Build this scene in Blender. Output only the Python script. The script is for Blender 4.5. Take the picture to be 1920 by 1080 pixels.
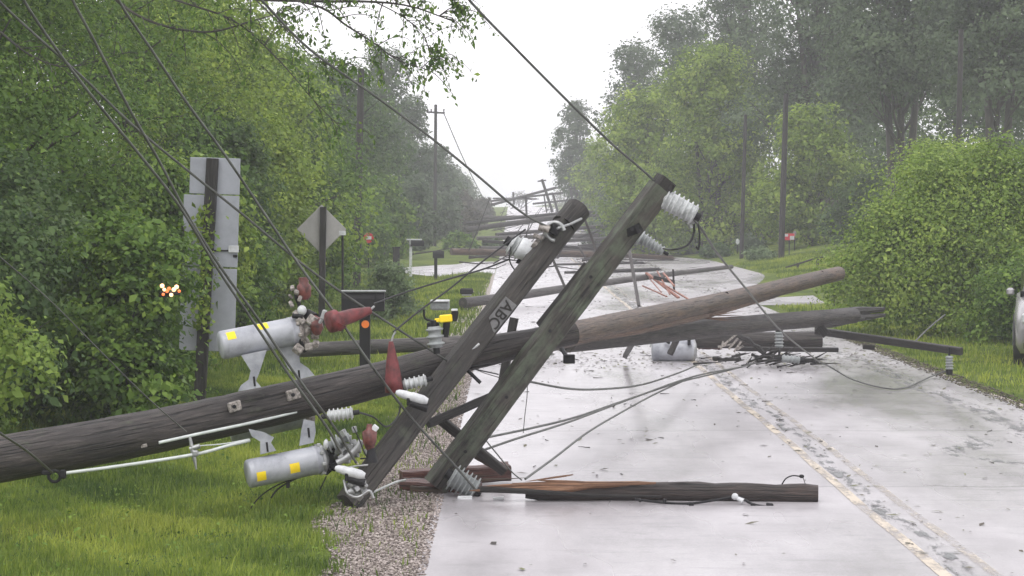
import bpy, math, random
import numpy as np
from mathutils import Vector, Matrix

for _o in list(bpy.data.objects): bpy.data.objects.remove(_o)
SC = bpy.context.scene
COL = SC.collection
F, H, CX, HY = 5000.0, 2.4, 960.0, 391.0       # focal length in photo pixels, camera height, vanishing point

# ------------------------------------------------------------------ camera
cam = bpy.data.cameras.new('camera'); cam_o = bpy.data.objects.new('camera', cam); COL.objects.link(cam_o)
cam.sensor_width = 36; cam.lens = 36 * F / 1920; cam.shift_y = -(540 - HY) / 1920
cam.clip_start = 0.1; cam.clip_end = 5000
cam_o.location = (0, 0, H); cam_o.rotation_euler = (math.radians(90), 0, 0)
cam.dof.use_dof = False
SC.camera = cam_o

# ------------------------------------------------------------------ sky and sun
SUN_EL, SUN_AZ = 58, 200
w = bpy.data.worlds.new("World"); SC.world = w; w.use_nodes = True
nt = w.node_tree; nt.nodes.clear()
out = nt.nodes.new('ShaderNodeOutputWorld'); bg = nt.nodes.new('ShaderNodeBackground')
sky = nt.nodes.new('ShaderNodeTexSky'); sky.sky_type = 'NISHITA'; sky.sun_disc = False
sky.sun_elevation = math.radians(SUN_EL); sky.sun_rotation = math.radians(SUN_AZ)
sky.air_density = 1.0; sky.dust_density = 4.0
hs = nt.nodes.new('ShaderNodeHueSaturation'); hs.inputs['Saturation'].default_value = 0.12
mx = nt.nodes.new('ShaderNodeMix'); mx.data_type = 'RGBA'; mx.inputs[0].default_value = 0.8
mx.inputs[7].default_value = (11.8, 11.5, 12.0, 1)
nt.links.new(sky.outputs[0], hs.inputs['Color']); nt.links.new(hs.outputs[0], mx.inputs[6])
nt.links.new(mx.outputs[2], bg.inputs['Color']); bg.inputs['Strength'].default_value = 0.15
nt.links.new(bg.outputs[0], out.inputs[0])
sun = bpy.data.lights.new('sun', 'SUN'); sun.energy = 0.9; sun.angle = math.radians(25); sun.color = (1, .97, .93)
sun_o = bpy.data.objects.new('sun', sun); COL.objects.link(sun_o)
sun_o.rotation_euler = (math.radians(90 - SUN_EL), 0, math.radians(-SUN_AZ + 180))
SC.view_settings.view_transform = 'Standard'; SC.view_settings.look = 'None'
SC.view_settings.gamma = 1; SC.view_settings.use_curve_mapping = False; SC.view_settings.exposure = 0.0
SC.render.engine = 'CYCLES'
SC.cycles.use_denoising = True
SC.cycles.max_bounces = 6; SC.cycles.transparent_max_bounces = 6; SC.cycles.volume_bounces = 2
SC.cycles.caustics_reflective = False; SC.cycles.caustics_refractive = False

# ------------------------------------------------------------------ helpers
def P(px, py, Y):
    return Vector(((px - CX) * Y / F, Y, H - (py - HY) * Y / F))
def M(px, Y): return px * Y / F
def sstep(a, b, x):
    t = min(1, max(0, (x - a) / (b - a))); return t * t * (3 - 2 * t)
def wloc(o):
    v = Vector((0, 0, 0))
    while o is not None: v += o.location; o = o.parent
    return v
def tagp(o, label=None, cat=None, group=None, kind=None):
    if label: o['label'] = label
    if cat: o['category'] = cat
    if group: o['group'] = group
    if kind: o['kind'] = kind
    return o
def thing(name, label, cat, loc, group=None):
    o = bpy.data.objects.new(name, None); COL.objects.link(o); o.location = loc
    o.empty_display_size = .2
    return tagp(o, label, cat, group)
def copy_tree(o, parent=None):
    c = o.copy(); COL.objects.link(c); c.parent = parent
    for ch in list(o.children): copy_tree(ch, c)
    return c
def smooth(pts, n=8):
    pts = [Vector(p) for p in pts]
    if len(pts) < 3: return pts
    q = [pts[0] * 2 - pts[1]] + pts + [pts[-1] * 2 - pts[-2]]
    r = []
    for i in range(1, len(q) - 2):
        for k in range(n):
            t = k / n
            r.append(0.5 * ((2 * q[i]) + (q[i+1] - q[i-1]) * t + (2*q[i-1] - 5*q[i] + 4*q[i+1] - q[i+2]) * t*t
                            + (3*q[i] - q[i-1] - 3*q[i+1] + q[i+2]) * t**3))
    r.append(pts[-1]); return r

class MB:
    def __init__(s): s.v = []; s.f = []; s.uv = []; s.flat = []
    def add(s, v, f, uv=None, flat=False):
        b = len(s.v); s.v += [Vector(x) for x in v]; s.f += [tuple(i + b for i in q) for q in f]
        s.uv += uv if uv else [(0, 0)] * len(v); s.flat += [flat] * len(f); return s
    def sweep(s, pts, radii, section=None, n=10, roll=0.0, jit=0.0, caps=True, flat=False, seed=1, up=None):
        """section: list of (a,b) unit offsets; default circle. one more vertex per ring closes the uv seam"""
        rng = random.Random(seed)
        pts = [Vector(p) for p in pts]
        if not hasattr(radii, '__len__'): radii = [radii] * len(pts)
        if len(radii) == 2 and len(pts) != 2:
            radii = [radii[0] + (radii[1] - radii[0]) * i / (len(pts) - 1) for i in range(len(pts))]
        if section is None:
            section = [(math.cos(2*math.pi*k/n), math.sin(2*math.pi*k/n)) for k in range(n)]
        m = len(section); V = []; UV = []; Fc = []
        d0 = (pts[1] - pts[0]).normalized()
        ref = Vector(up) if up else (Vector((0, 1, 0)) if abs(d0.y) < .8 else Vector((0, 0, 1)))
        a = (ref - d0 * ref.dot(d0)).normalized()
        L = 0; u0 = rng.random() * 50
        for i, p in enumerate(pts):
            if i == 0: d = pts[1] - pts[0]
            elif i == len(pts) - 1: d = pts[-1] - pts[-2]
            else: d = pts[i+1] - pts[i-1]
            d.normalize()
            a = (a - d * a.dot(d)).normalized(); b = d.cross(a)
            if i: L += (p - pts[i-1]).length
            ca, sa = math.cos(roll), math.sin(roll)
            ring = []
            for k in range(m):
                x, y = section[k]; x, y = x*ca - y*sa, x*sa + y*ca
                j = 1 + (rng.random() - .5) * jit
                ring.append(p + (a * x + b * y) * radii[i] * j)
            ring.append(ring[0].copy())
            V += ring; UV += [(k / m + u0, L + u0) for k in range(m + 1)]
        for i in range(len(pts) - 1):
            for k in range(m):
                q = i * (m + 1) + k
                Fc.append((q, q + 1, q + m + 2, q + m + 1))
        s.add(V, Fc, UV, flat)
        if caps:
            for i, rev in ((0, False), (len(pts) - 1, True)):
                ring = V[i*(m+1):i*(m+1)+m]; c = pts[i]
                fs = [(k, (k+1) % m, m) if rev else ((k+1) % m, k, m) for k in range(m)]
                s.add(ring + [c], fs, [(k / m * .2, u0 * 3) for k in range(m)] + [(0.3, u0 * 3)], True)
        return s
    def beam(s, p0, p1, w, h, roll=0.0, segs=10, ch=.12, jit=.03, seed=1):
        """rectangular timber with chamfered edges"""
        hw, hh = w/2, h/2; c = ch * min(w, h)
        sec = [(hh, hw-c), (hh-c, hw), (-hh+c, hw), (-hh, hw-c), (-hh, -hw+c), (-hh+c, -hw), (hh-c, -hw), (hh, -hw+c)]
        p0 = Vector(p0); p1 = Vector(p1)
        return s.sweep([p0.lerp(p1, i / segs) for i in range(segs + 1)], 1.0, sec, roll=roll, jit=jit, flat=True, seed=seed)
    def box(s, c, sx, sy, sz, rot=None, bev=0.0):
        R = rot if rot is not None else Matrix.Identity(3); c = Vector(c)
        x, y, z = sx/2, sy/2, sz/2
        if bev <= 0:
            v = [(i*x, j*y, k*z) for i in (-1, 1) for j in (-1, 1) for k in (-1, 1)]
            f = [(0,1,3,2), (4,6,7,5), (0,4,5,1), (2,3,7,6), (0,2,6,4), (1,5,7,3)]
        else:
            v = []
            for i in (-1, 1):
                for j in (-1, 1):
                    for k in (-1, 1):
                        v += [(i*x, j*(y-bev), k*(z-bev)), (i*(x-bev), j*y, k*(z-bev)), (i*(x-bev), j*(y-bev), k*z)]
            def idx(i, j, k): return ((i > 0)*4 + (j > 0)*2 + (k > 0)) * 3
            f = []
            for i in (-1, 1): f.append(tuple(idx(i, j, k) for j, k in ((-1,-1), (1,-1), (1,1), (-1,1))))
            for j in (-1, 1): f.append(tuple(idx(i, j, k)+1 for i, k in ((-1,-1), (1,-1), (1,1), (-1,1))))
            for k in (-1, 1): f.append(tuple(idx(i, j, k)+2 for i, j in ((-1,-1), (1,-1), (1,1), (-1,1))))
            for j in (-1, 1):
                for k in (-1, 1): f.append((idx(-1,j,k)+1, idx(1,j,k)+1, idx(1,j,k)+2, idx(-1,j,k)+2))
            for i in (-1, 1):
                for k in (-1, 1): f.append((idx(i,-1,k), idx(i,1,k), idx(i,1,k)+2, idx(i,-1,k)+2))
            for i in (-1, 1):
                for j in (-1, 1): f.append((idx(i,j,-1), idx(i,j,1), idx(i,j,1)+1, idx(i,j,-1)+1))
            for i in (-1, 1):
                for j in (-1, 1):
                    for k in (-1, 1): q = idx(i,j,k); f.append((q, q+1, q+2))
        v = [c + R @ Vector(q) for q in v]
        return s.add(v, f, [(q.x*2 + q.y*2, q.z) for q in v], True)
    def lathe(s, p0, p1, prof, n=20):
        """prof: list of (t, r): t metres-fraction along p0->p1"""
        p0 = Vector(p0); p1 = Vector(p1)
        return s.sweep([p0.lerp(p1, t) + (p1-p0)*1e-5*i for i, (t, r) in enumerate(prof)], [max(r, 1e-4) for t, r in prof], n=n, up=None)
    def ball(s, c, r, sx=1, sy=1, sz=1, n=10):
        c = Vector(c); V = []; Fc = []
        for i in range(n + 1):
            th = math.pi * i / n
            for k in range(2*n):
                ph = math.pi * k / n
                V.append(c + Vector((math.sin(th)*math.cos(ph)*r*sx, math.sin(th)*math.sin(ph)*r*sy, math.cos(th)*r*sz)))
        for i in range(n):
            for k in range(2*n):
                Fc.append((i*2*n+k, (i+1)*2*n+k, (i+1)*2*n+(k+1) % (2*n), i*2*n+(k+1) % (2*n)))
        return s.add(V, Fc)
    def ring(s, c, normal, R, r, n=24, m=8, arc=1.0, start=0):
        c = Vector(c); nn = Vector(normal).normalized()
        a = nn.orthogonal().normalized(); b = nn.cross(a)
        pts = [c + (a*math.cos(start + 2*math.pi*arc*k/n) + b*math.sin(start + 2*math.pi*arc*k/n))*R for k in range(n+1)]
        return s.sweep(pts, r, n=m, caps=arc < 1)
    def build(s, name, mat, parent=None, label=None, cat=None, group=None, kind=None, base=None):
        off = wloc(parent) if parent else (Vector(base) if base is not None else
              Vector((sum(q.x for q in s.v)/len(s.v), sum(q.y for q in s.v)/len(s.v), min(q.z for q in s.v))))
        me = bpy.data.meshes.new(name)
        me.from_pydata([tuple(q - off) for q in s.v], [], s.f)
        uvl = me.uv_layers.new(name='UVMap')
        li = np.zeros(len(me.loops), dtype=np.int32); me.loops.foreach_get('vertex_index', li)
        uvl.data.foreach_set('uv', np.array(s.uv, dtype=np.float32)[li].ravel())
        me.polygons.foreach_set('use_smooth', [not q for q in s.flat])
        me.materials.append(mat); me.update()
        o = bpy.data.objects.new(name, me); COL.objects.link(o)
        if parent: o.parent = parent
        else: o.location = off
        return tagp(o, label, cat, group, kind)

# ------------------------------------------------------------------ materials
def new_mat(name):
    m = bpy.data.materials.new(name); m.use_nodes = True; t = m.node_tree
    return m, t, t.nodes['Principled BSDF'], t.nodes['Material Output']
def ramp(t, stops):
    r = t.nodes.new('ShaderNodeValToRGB'); e = r.color_ramp.elements
    while len(e) < len(stops): e.new(0.5)
    for q, (p, c) in zip(e, stops): q.position = p; q.color = (*c, 1)
    return r
def noise(t, vec, scale, detail=4, rough=.6, dist=0):
    n = t.nodes.new('ShaderNodeTexNoise'); n.inputs['Scale'].default_value = scale
    n.inputs['Detail'].default_value = detail; n.inputs['Roughness'].default_value = rough
    n.inputs['Distortion'].default_value = dist
    if vec is not None: t.links.new(vec, n.inputs['Vector'])
    return n
def mapping(t, src, sc):
    m = t.nodes.new('ShaderNodeMapping'); m.inputs['Scale'].default_value = sc; t.links.new(src, m.inputs[0]); return m.outputs[0]
def coords(t, which='Object'):
    c = t.nodes.new('ShaderNodeTexCoord'); return c.outputs[which]
def mixc(t, fac, a, b):
    m = t.nodes.new('ShaderNodeMix'); m.data_type = 'RGBA'
    for sock, val in ((0, fac), (6, a), (7, b)):
        if hasattr(val, 'is_linked') or hasattr(val, 'links'): t.links.new(val, m.inputs[sock])
        elif sock == 0: m.inputs[0].default_value = val
        else: m.inputs[sock].default_value = (*val, 1)
    return m.outputs[2]
def bump(t, h, strength, dist, p):
    b = t.nodes.new('ShaderNodeBump'); b.inputs['Strength'].default_value = strength; b.inputs['Distance'].default_value = dist
    t.links.new(h, b.inputs['Height']); t.links.new(b.outputs[0], p.inputs['Normal'])
def plain(name, col, rough=.5, metal=0, var=.15, scale=12, spec=.5, dirt=None):
    m, t, p, o = new_mat(name); c = coords(t)
    n = noise(t, c, scale, 5, .65)
    d = dirt if dirt else tuple(max(0, x * (1 - var * 2.2)) for x in col)
    r = ramp(t, [(.34, d), (.58, col), (.75, tuple(min(1, x * (1 + var)) for x in col))])
    t.links.new(n.outputs[0], r.inputs[0]); t.links.new(r.outputs[0], p.inputs['Base Color'])
    p.inputs['Roughness'].default_value = rough; p.inputs['Metallic'].default_value = metal
    p.inputs['Specular IOR Level'].default_value = spec
    bump(t, n.outputs[0], .15, .004, p); return m
def wood(name, dark, mid, light, moss=None, moss_amt=.5, rough=.55, grain=1.0):
    m, t, p, o = new_mat(name); uv = coords(t, 'UV')
    g = noise(t, mapping(t, uv, (14, 1.3 * grain, 1)), 3.2, 8, .7, .3)
    g2 = noise(t, mapping(t, uv, (3, .5, 1)), 1.6, 4, .6)
    crk = noise(t, mapping(t, uv, (30, .7, 1)), 2.0, 3, .5)
    r = ramp(t, [(.3, dark), (.52, mid), (.74, light)]); t.links.new(g.outputs[0], r.inputs[0])
    r2 = ramp(t, [(.35, (0.5, .5, .5)), (.65, (1.15, 1.12, 1.1))]); t.links.new(g2.outputs[0], r2.inputs[0])
    mm = t.nodes.new('ShaderNodeMix'); mm.data_type = 'RGBA'; mm.blend_type = 'MULTIPLY'; mm.inputs[0].default_value = 1
    t.links.new(r.outputs[0], mm.inputs[6]); t.links.new(r2.outputs[0], mm.inputs[7]); col = mm.outputs[2]
    rc = ramp(t, [(.36, (0, 0, 0)), (.43, (1, 1, 1))]); t.links.new(crk.outputs[0], rc.inputs[0])
    col = mixc(t, rc.outputs[0], tuple(x * .25 for x in dark), col)
    if moss:
        mn = noise(t, mapping(t, uv, (3, 1.6, 1)), 2.5, 5, .7)
        rm = ramp(t, [(.62 - moss_amt * .3, (0, 0, 0)), (.78 - moss_amt * .2, (1, 1, 1))]); t.links.new(mn.outputs[0], rm.inputs[0])
        col = mixc(t, rm.outputs[0], col, moss)
    t.links.new(col, p.inputs['Base Color']); p.inputs['Roughness'].default_value = rough
    ad = t.nodes.new('ShaderNodeMath'); ad.operation = 'ADD'
    t.links.new(g.outputs[0], ad.inputs[0]); t.links.new(rc.outputs[0], ad.inputs[1])
    bump(t, ad.outputs[0], .9, .012, p); return m
def leafmat(name, dark, mid, light, trans=.35):
    m, t, p, o = new_mat(name)
    a = t.nodes.new('ShaderNodeAttribute'); a.attribute_name = 'tint'
    r = ramp(t, [(0.0, dark), (.5, mid), (1.0, light)]); t.links.new(a.outputs['Fac'], r.inputs[0])
    t.links.new(r.outputs[0], p.inputs['Base Color']); p.inputs['Roughness'].default_value = .5
    p.inputs['Specular IOR Level'].default_value = .25
    tr = t.nodes.new('ShaderNodeBsdfTranslucent'); t.links.new(r.outputs[0], tr.inputs[0])
    ms = t.nodes.new('ShaderNodeMixShader'); ms.inputs[0].default_value = trans
    t.links.new(p.outputs[0], ms.inputs[1]); t.links.new(tr.outputs[0], ms.inputs[2]); t.links.new(ms.outputs[0], o.inputs[0])
    return m

W_POLE = wood('pole_wood', (.012, .0105, .01), (.044, .037, .034), (.12, .104, .097), moss=(.06, .068, .042), moss_amt=.12)
W_BROWN = wood('split_brown_wood', (.024, .015, .009), (.092, .057, .034), (.2, .135, .085), rough=.5)
W_LOG = wood('wet_brown_black_wood', (.009, .006, .005), (.034, .022, .018), (.1, .068, .055), rough=.42)
W_ARM = wood('crossarm_wood', (.014, .012, .011), (.055, .05, .042), (.12, .112, .094), moss=(.095, .118, .078), moss_amt=.6)
W_ARMD = wood('dark_crossarm_wood', (.011, .01, .009), (.036, .032, .028), (.085, .077, .068), moss=(.06, .07, .045), moss_amt=.2)
W_DARK = wood('dark_wood', (.008, .007, .0065), (.024, .021, .019), (.06, .053, .048))
W_GREY = wood('grey_wood', (.035, .032, .032), (.1, .093, .09), (.2, .19, .183))
W_SPLIT = wood('fresh_split_wood', (.16, .075, .04), (.34, .18, .1), (.55, .36, .24), rough=.6)
W_TAN = wood('weathered_tan_split_wood', (.06, .035, .025), (.17, .1, .065), (.3, .19, .13), rough=.55)
W_RED = wood('reddish_wet_wood', (.035, .012, .009), (.12, .04, .028), (.24, .1, .07), rough=.4)
BARK = wood('bark', (.025, .022, .018), (.07, .062, .052), (.13, .12, .1))
TANK = plain('tank_grey_paint', (.39, .405, .44), .34, 0, .1, 5, dirt=(.22, .23, .26))
METAL = plain('galvanised_metal', (.42, .43, .43), .4, .6, .15, 20)
WHITEM = plain('white_porcelain', (.5, .52, .52), .3, 0, .2, 20)
GREYP = plain('grey_polymer', (.28, .3, .3), .35, 0, .12, 18)
BLACKM = plain('black_fitting', (.011, .011, .013), .55, 0, .2, 15, spec=.3)
DIRTY = plain('pale_weathered_fitting', (.36, .33, .3), .5, .1, .4, 40, dirt=(.08, .07, .065))
MAROON = plain('maroon_rubber', (.17, .03, .032), .5, 0, .3, 14)
RUSTRED = plain('red_brown_cap', (.17, .05, .042), .45, 0, .35, 16)
YELLOW = plain('yellow_sticker', (.92, .68, .01), .45, 0, .04, 10)
ORANGE = plain('orange_reflector', (.9, .22, .03), .4, 0, .05, 10)
WHITEP = plain('white_paint', (.62, .64, .65), .4, 0, .12, 12)
PLATE = plain('grey_plate', (.17, .17, .17), .45, .2, .15, 20)
SIGNBACK = plain('aluminium_sign_back', (.38, .4, .44), .45, .25, .08, 3)
SIGNBROWN = plain('dull_sign_back', (.4, .39, .38), .55, 0, .08, 3)
CABLE = plain('bare_cable', (.12, .125, .115), .45, .4, .2, 5)
CABLEB = plain('black_cable', (.02, .02, .022), .45, 0, .1, 5)
REDP = plain('red_paint', (.62, .03, .05), .4, 0, .1, 10)
TUBEW = plain('white_fibreglass', (.62, .66, .64), .35, 0, .08, 10)

LEAF_MID = leafmat('leaves_mid_green', (.035, .075, .016), (.115, .21, .036), (.27, .39, .065), .42)
LEAF_YEL = leafmat('leaves_yellow_green', (.075, .125, .022), (.2, .3, .045), (.4, .5, .085), .42)
LEAF_DARK = leafmat('leaves_dark_green', (.034, .07, .024), (.085, .15, .045), (.16, .24, .07), .42)
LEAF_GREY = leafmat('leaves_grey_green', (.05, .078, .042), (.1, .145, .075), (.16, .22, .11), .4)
LEAF_BRIGHT = leafmat('leaves_bright_green', (.085, .145, .03), (.215, .325, .06), (.4, .5, .105), .42)
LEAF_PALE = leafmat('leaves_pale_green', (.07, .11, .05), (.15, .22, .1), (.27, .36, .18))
TWIGGY = leafmat('dull_brown_leaves', (.035, .032, .022), (.08, .075, .05), (.13, .125, .08))

# ------------------------------------------------------------------ terrain
def rise(Y):                                    # the road runs flat, then climbs a gentle hill
    return 2.6 * sstep(135, 420, Y) + 0.001 * max(0, min(Y, 900) - 420)
def edgeL(Y): return -0.62
def edgeR(Y):
    return 6.15 + 2.4 * sstep(70, 92, Y) * (1 - sstep(112, 150, Y))
def ground(X, Y):
    z = rise(Y)
    if X < -1.6: z += -0.14 * sstep(-1.6, -2.8, X) + .35 * sstep(-3.6, -9, X) * (1 if Y < 75 else .5)
    if X > 7: z += (.11 * (min(X, 24) - 7)) * sstep(52, 90, Y) + .25 * sstep(9, 16, X)
    if X > 16: z += .02 * (min(X, 60) - 16)
    return z
def sheet(name, xs_of_y, ys, nx, dz, mat, kind='structure'):
    V = []; Fc = []
    for j, y in enumerate(ys):
        a, b = xs_of_y(y)
        for i in range(nx + 1):
            x = a + (b - a) * i / nx; V.append((x, y, ground(x, y) + dz))
    for j in range(len(ys) - 1):
        for i in range(nx):
            q = j * (nx + 1) + i; Fc.append((q, q + 1, q + nx + 2, q + nx + 1))
    me = bpy.data.meshes.new(name); me.from_pydata(V, [], Fc); me.materials.append(mat)
    me.polygons.foreach_set('use_smooth', [True] * len(Fc))
    o = bpy.data.objects.new(name, me); COL.objects.link(o); return tagp(o, kind=kind)
YS = list(np.arange(-30, 200, 1.5)) + list(np.arange(200, 460, 5)) + list(np.arange(460, 1500, 60))

# ground material: grass turf over soil
m, t, p, o_ = new_mat('turf'); c = coords(t)
n1 = noise(t, c, .9, 6, .65); n2 = noise(t, c, 14, 5, .7); n3 = noise(t, c, .22, 3, .5)
r1 = ramp(t, [(.3, (.04, .07, .016)), (.5, (.12, .17, .03)), (.7, (.24, .28, .055))]); t.links.new(n1.outputs[0], r1.inputs[0])
r2 = ramp(t, [(.3, (.35, .4, .35)), (.7, (1.25, 1.2, 1.1))]); t.links.new(n2.outputs[0], r2.inputs[0])
mm = t.nodes.new('ShaderNodeMix'); mm.data_type = 'RGBA'; mm.blend_type = 'MULTIPLY'; mm.inputs[0].default_value = 1
t.links.new(r1.outputs[0], mm.inputs[6]); t.links.new(r2.outputs[0], mm.inputs[7]); t.links.new(mm.outputs[2], p.inputs['Base Color'])
p.inputs['Roughness'].default_value = .9; p.inputs['Specular IOR Level'].default_value = .1
bump(t, n2.outputs[0], .8, .05, p); TURF = m
xs = [-400, -200, -120, -80, -50] + list(np.arange(-34, -8, 2)) + list(np.arange(-8, 12, .5)) + list(np.arange(12, 40, 2)) + [50, 80, 120, 200, 400]
V = [(float(x), float(y), ground(x, y)) for y in YS for x in xs]; nx = len(xs)
Fc = [(j*nx+i, j*nx+i+1, (j+1)*nx+i+1, (j+1)*nx+i) for j in range(len(YS)-1) for i in range(nx-1)]
me = bpy.data.meshes.new('ground'); me.from_pydata(V, [], Fc); me.materials.append(TURF)
me.polygons.foreach_set('use_smooth', [True] * len(Fc))
go = bpy.data.objects.new('ground', me); COL.objects.link(go); tagp(go, kind='structure')

# road: wet pale concrete, with transverse joints, stains and tar seals
m, t, p, o_ = new_mat('wet_concrete'); c = coords(t)
n1 = noise(t, mapping(t, c, (1, .35, 1)), 1.4, 6, .65); n2 = noise(t, c, 60, 4, .7); n3 = noise(t, mapping(t, c, (.5, .1, 1)), 1.0, 4, .55)
r1 = ramp(t, [(.3, (.31, .295, .305)), (.5, (.42, .4, .415)), (.75, (.53, .51, .525))]); t.links.new(n1.outputs[0], r1.inputs[0])
r2 = ramp(t, [(.3, (.8, .8, .8)), (.7, (1.08, 1.08, 1.08))]); t.links.new(n2.outputs[0], r2.inputs[0])
mm = t.nodes.new('ShaderNodeMix'); mm.data_type = 'RGBA'; mm.blend_type = 'MULTIPLY'; mm.inputs[0].default_value = 1
t.links.new(r1.outputs[0], mm.inputs[6]); t.links.new(r2.outputs[0], mm.inputs[7])
sx = t.nodes.new('ShaderNodeSeparateXYZ'); t.links.new(c, sx.inputs[0])
wob = t.nodes.new('ShaderNodeMath'); wob.operation = 'MULTIPLY_ADD'; wob.inputs[1].default_value = .5; t.links.new(n1.outputs[0], wob.inputs[0]); t.links.new(sx.outputs[1], wob.inputs[2])
md = t.nodes.new('ShaderNodeMath'); md.operation = 'PINGPONG'; md.inputs[1].default_value = 2.9; t.links.new(wob.outputs[0], md.inputs[0])
lt = t.nodes.new('ShaderNodeMath'); lt.operation = 'LESS_THAN'; lt.inputs[1].default_value = .035; t.links.new(md.outputs[0], lt.inputs[0])
sc_ = t.nodes.new('ShaderNodeMath'); sc_.operation = 'MULTIPLY'; sc_.inputs[1].default_value = .45; t.links.new(lt.outputs[0], sc_.inputs[0])
st = noise(t, mapping(t, c, (.9, 2.6, 1)), 1.7, 7, .72, .4); rs = ramp(t, [(.53, (0, 0, 0)), (.66, (1, 1, 1))]); t.links.new(st.outputs[0], rs.inputs[0])
m3 = t.nodes.new('ShaderNodeMath'); m3.operation = 'MULTIPLY'; m3.inputs[1].default_value = .42; t.links.new(rs.outputs[0], m3.inputs[0])
cst = mixc(t, m3.outputs[0], mm.outputs[2], (.2, .195, .2))
colr = mixc(t, sc_.outputs[0], cst, (.08, .078, .078)); t.links.new(colr, p.inputs['Base Color'])
rr = t.nodes.new('ShaderNodeMapRange'); rr.inputs[1].default_value = .35; rr.inputs[2].default_value = .65; rr.inputs[3].default_value = .16; rr.inputs[4].default_value = .42
t.links.new(n3.outputs[0], rr.inputs[0]); t.links.new(rr.outputs[0], p.inputs['Roughness'])
p.inputs['Specular IOR Level'].default_value = .6
bump(t, n2.outputs[0], .25, .004, p); ROAD = m
sheet('road', lambda y: (edgeL(y), edgeR(y)), YS, 14, .006, ROAD)
sheet('driveway_left', lambda y: (-5.6 + .25 * abs(y - 110), -.64), list(np.arange(98, 121, 1.0)), 8, .010, ROAD)
sheet('driveway_right', lambda y: (edgeR(y) + .02, 7.8 + .05 * (y - 66)), list(np.arange(66, 71.6, .5)), 6, .010, ROAD)

# gravel shoulders
m, t, p, o_ = new_mat('gravel_bed'); c = coords(t)
vo = t.nodes.new('ShaderNodeTexVoronoi'); vo.inputs['Scale'].default_value = 42; t.links.new(c, vo.inputs['Vector'])
r1 = ramp(t, [(.0, (.1, .085, .07)), (.4, (.28, .24, .2)), (.8, (.45, .4, .36))]); t.links.new(vo.outputs['Color'], r1.inputs[0])
t.links.new(r1.outputs[0], p.inputs['Base Color']); p.inputs['Roughness'].default_value = .6; bump(t, vo.outputs['Distance'], .8, .02, p)
GRAV = m
def gl(y): return -1.22 - .12 * math.sin(y * 1.3) - .1 * math.sin(y * .37) - .1 * sstep(24, 30, y) * (1 - sstep(40, 60, y))
sheet('gravel_shoulder_left', lambda y: (gl(y), edgeL(y) + .03), list(np.arange(8, 98, .4)), 3, .003, GRAV)
sheet('gravel_shoulder_right', lambda y: (edgeR(y) - .03, edgeR(y) + .08 + .04*math.sin(y)), list(np.arange(8, 53, .5)), 3, .003, GRAV)

# road paint: two worn yellow lines
def paint(name, col, lo, hi):
    m, t, p, o = new_mat(name); c = coords(t)
    n = noise(t, mapping(t, c, (1.6, .4, 1)), 2.2, 7, .75); n2 = noise(t, c, 45, 3, .6)
    ad = t.nodes.new('ShaderNodeMath'); ad.operation = 'MULTIPLY_ADD'; ad.inputs[1].default_value = .35
    t.links.new(n2.outputs[0], ad.inputs[0]); t.links.new(n.outputs[0], ad.inputs[2])
    r = ramp(t, [(lo, (0, 0, 0)), (hi, (1, 1, 1))]); t.links.new(ad.outputs[0], r.inputs[0])
    colr = mixc(t, r.outputs[0], (.36, .34, .33), col)
    t.links.new(colr, p.inputs['Base Color']); p.inputs['Roughness'].default_value = .5
    tb = t.nodes.new('ShaderNodeBsdfTransparent'); ms = t.nodes.new('ShaderNodeMixShader')
    t.links.new(r.outputs[0], ms.inputs[0]); t.links.new(tb.outputs[0], ms.inputs[1]); t.links.new(p.outputs[0], ms.inputs[2])
    t.links.new(ms.outputs[0], o.inputs[0]); return m
LINE1 = paint('worn_yellow_paint', (.56, .49, .39), .52, .72)
LINE2 = paint('faded_yellow_paint', (.58, .52, .43), .6, .8)
def wig(y): return .03*math.sin(y*.5) + .02*math.sin(y*1.7)
ya = list(np.arange(10, 130, .5))
sheet('centre_line_solid', lambda y: (2.78+wig(y)*.3, 2.87+wig(y)*.3), ya, 1, .010, LINE1)
sheet('centre_line_faded', lambda y: (3.12+wig(y)*.3, 3.20+wig(y)*.3), ya, 1, .010, LINE2)
m, t, p, o_ = new_mat('tar_seal'); c = coords(t)
n = noise(t, mapping(t, c, (3.5, .8, 1)), 2.0, 7, .75)
r = ramp(t, [(.5, (0, 0, 0)), (.6, (1, 1, 1))]); t.links.new(n.outputs[0], r.inputs[0])
p.inputs['Base Color'].default_value = (.14, .145, .15, 1); p.inputs['Roughness'].default_value = .3
tb = t.nodes.new('ShaderNodeBsdfTransparent'); ms = t.nodes.new('ShaderNodeMixShader')
t.links.new(r.outputs[0], ms.inputs[0]); t.links.new(tb.outputs[0], ms.inputs[1]); t.links.new(p.outputs[0], ms.inputs[2]); t.links.new(ms.outputs[0], o_.inputs[0])
TAR = m
sheet('road_crack_seal', lambda y: (2.90+wig(y), 3.05+wig(y)), ya, 1, .0105, TAR)
sheet('road_crack_patch', lambda y: (4.45+.25*math.sin(y*2.1), 4.75+.3*math.sin(y*2.1+.5)), list(np.arange(24.5, 28.2, .2)), 2, .010, TAR)
sheet('road_edge_crack', lambda y: (5.35+wig(y*1.3)*2, 5.62+wig(y*1.3)*2), list(np.arange(20, 60, .4)), 1, .010, TAR)

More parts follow.
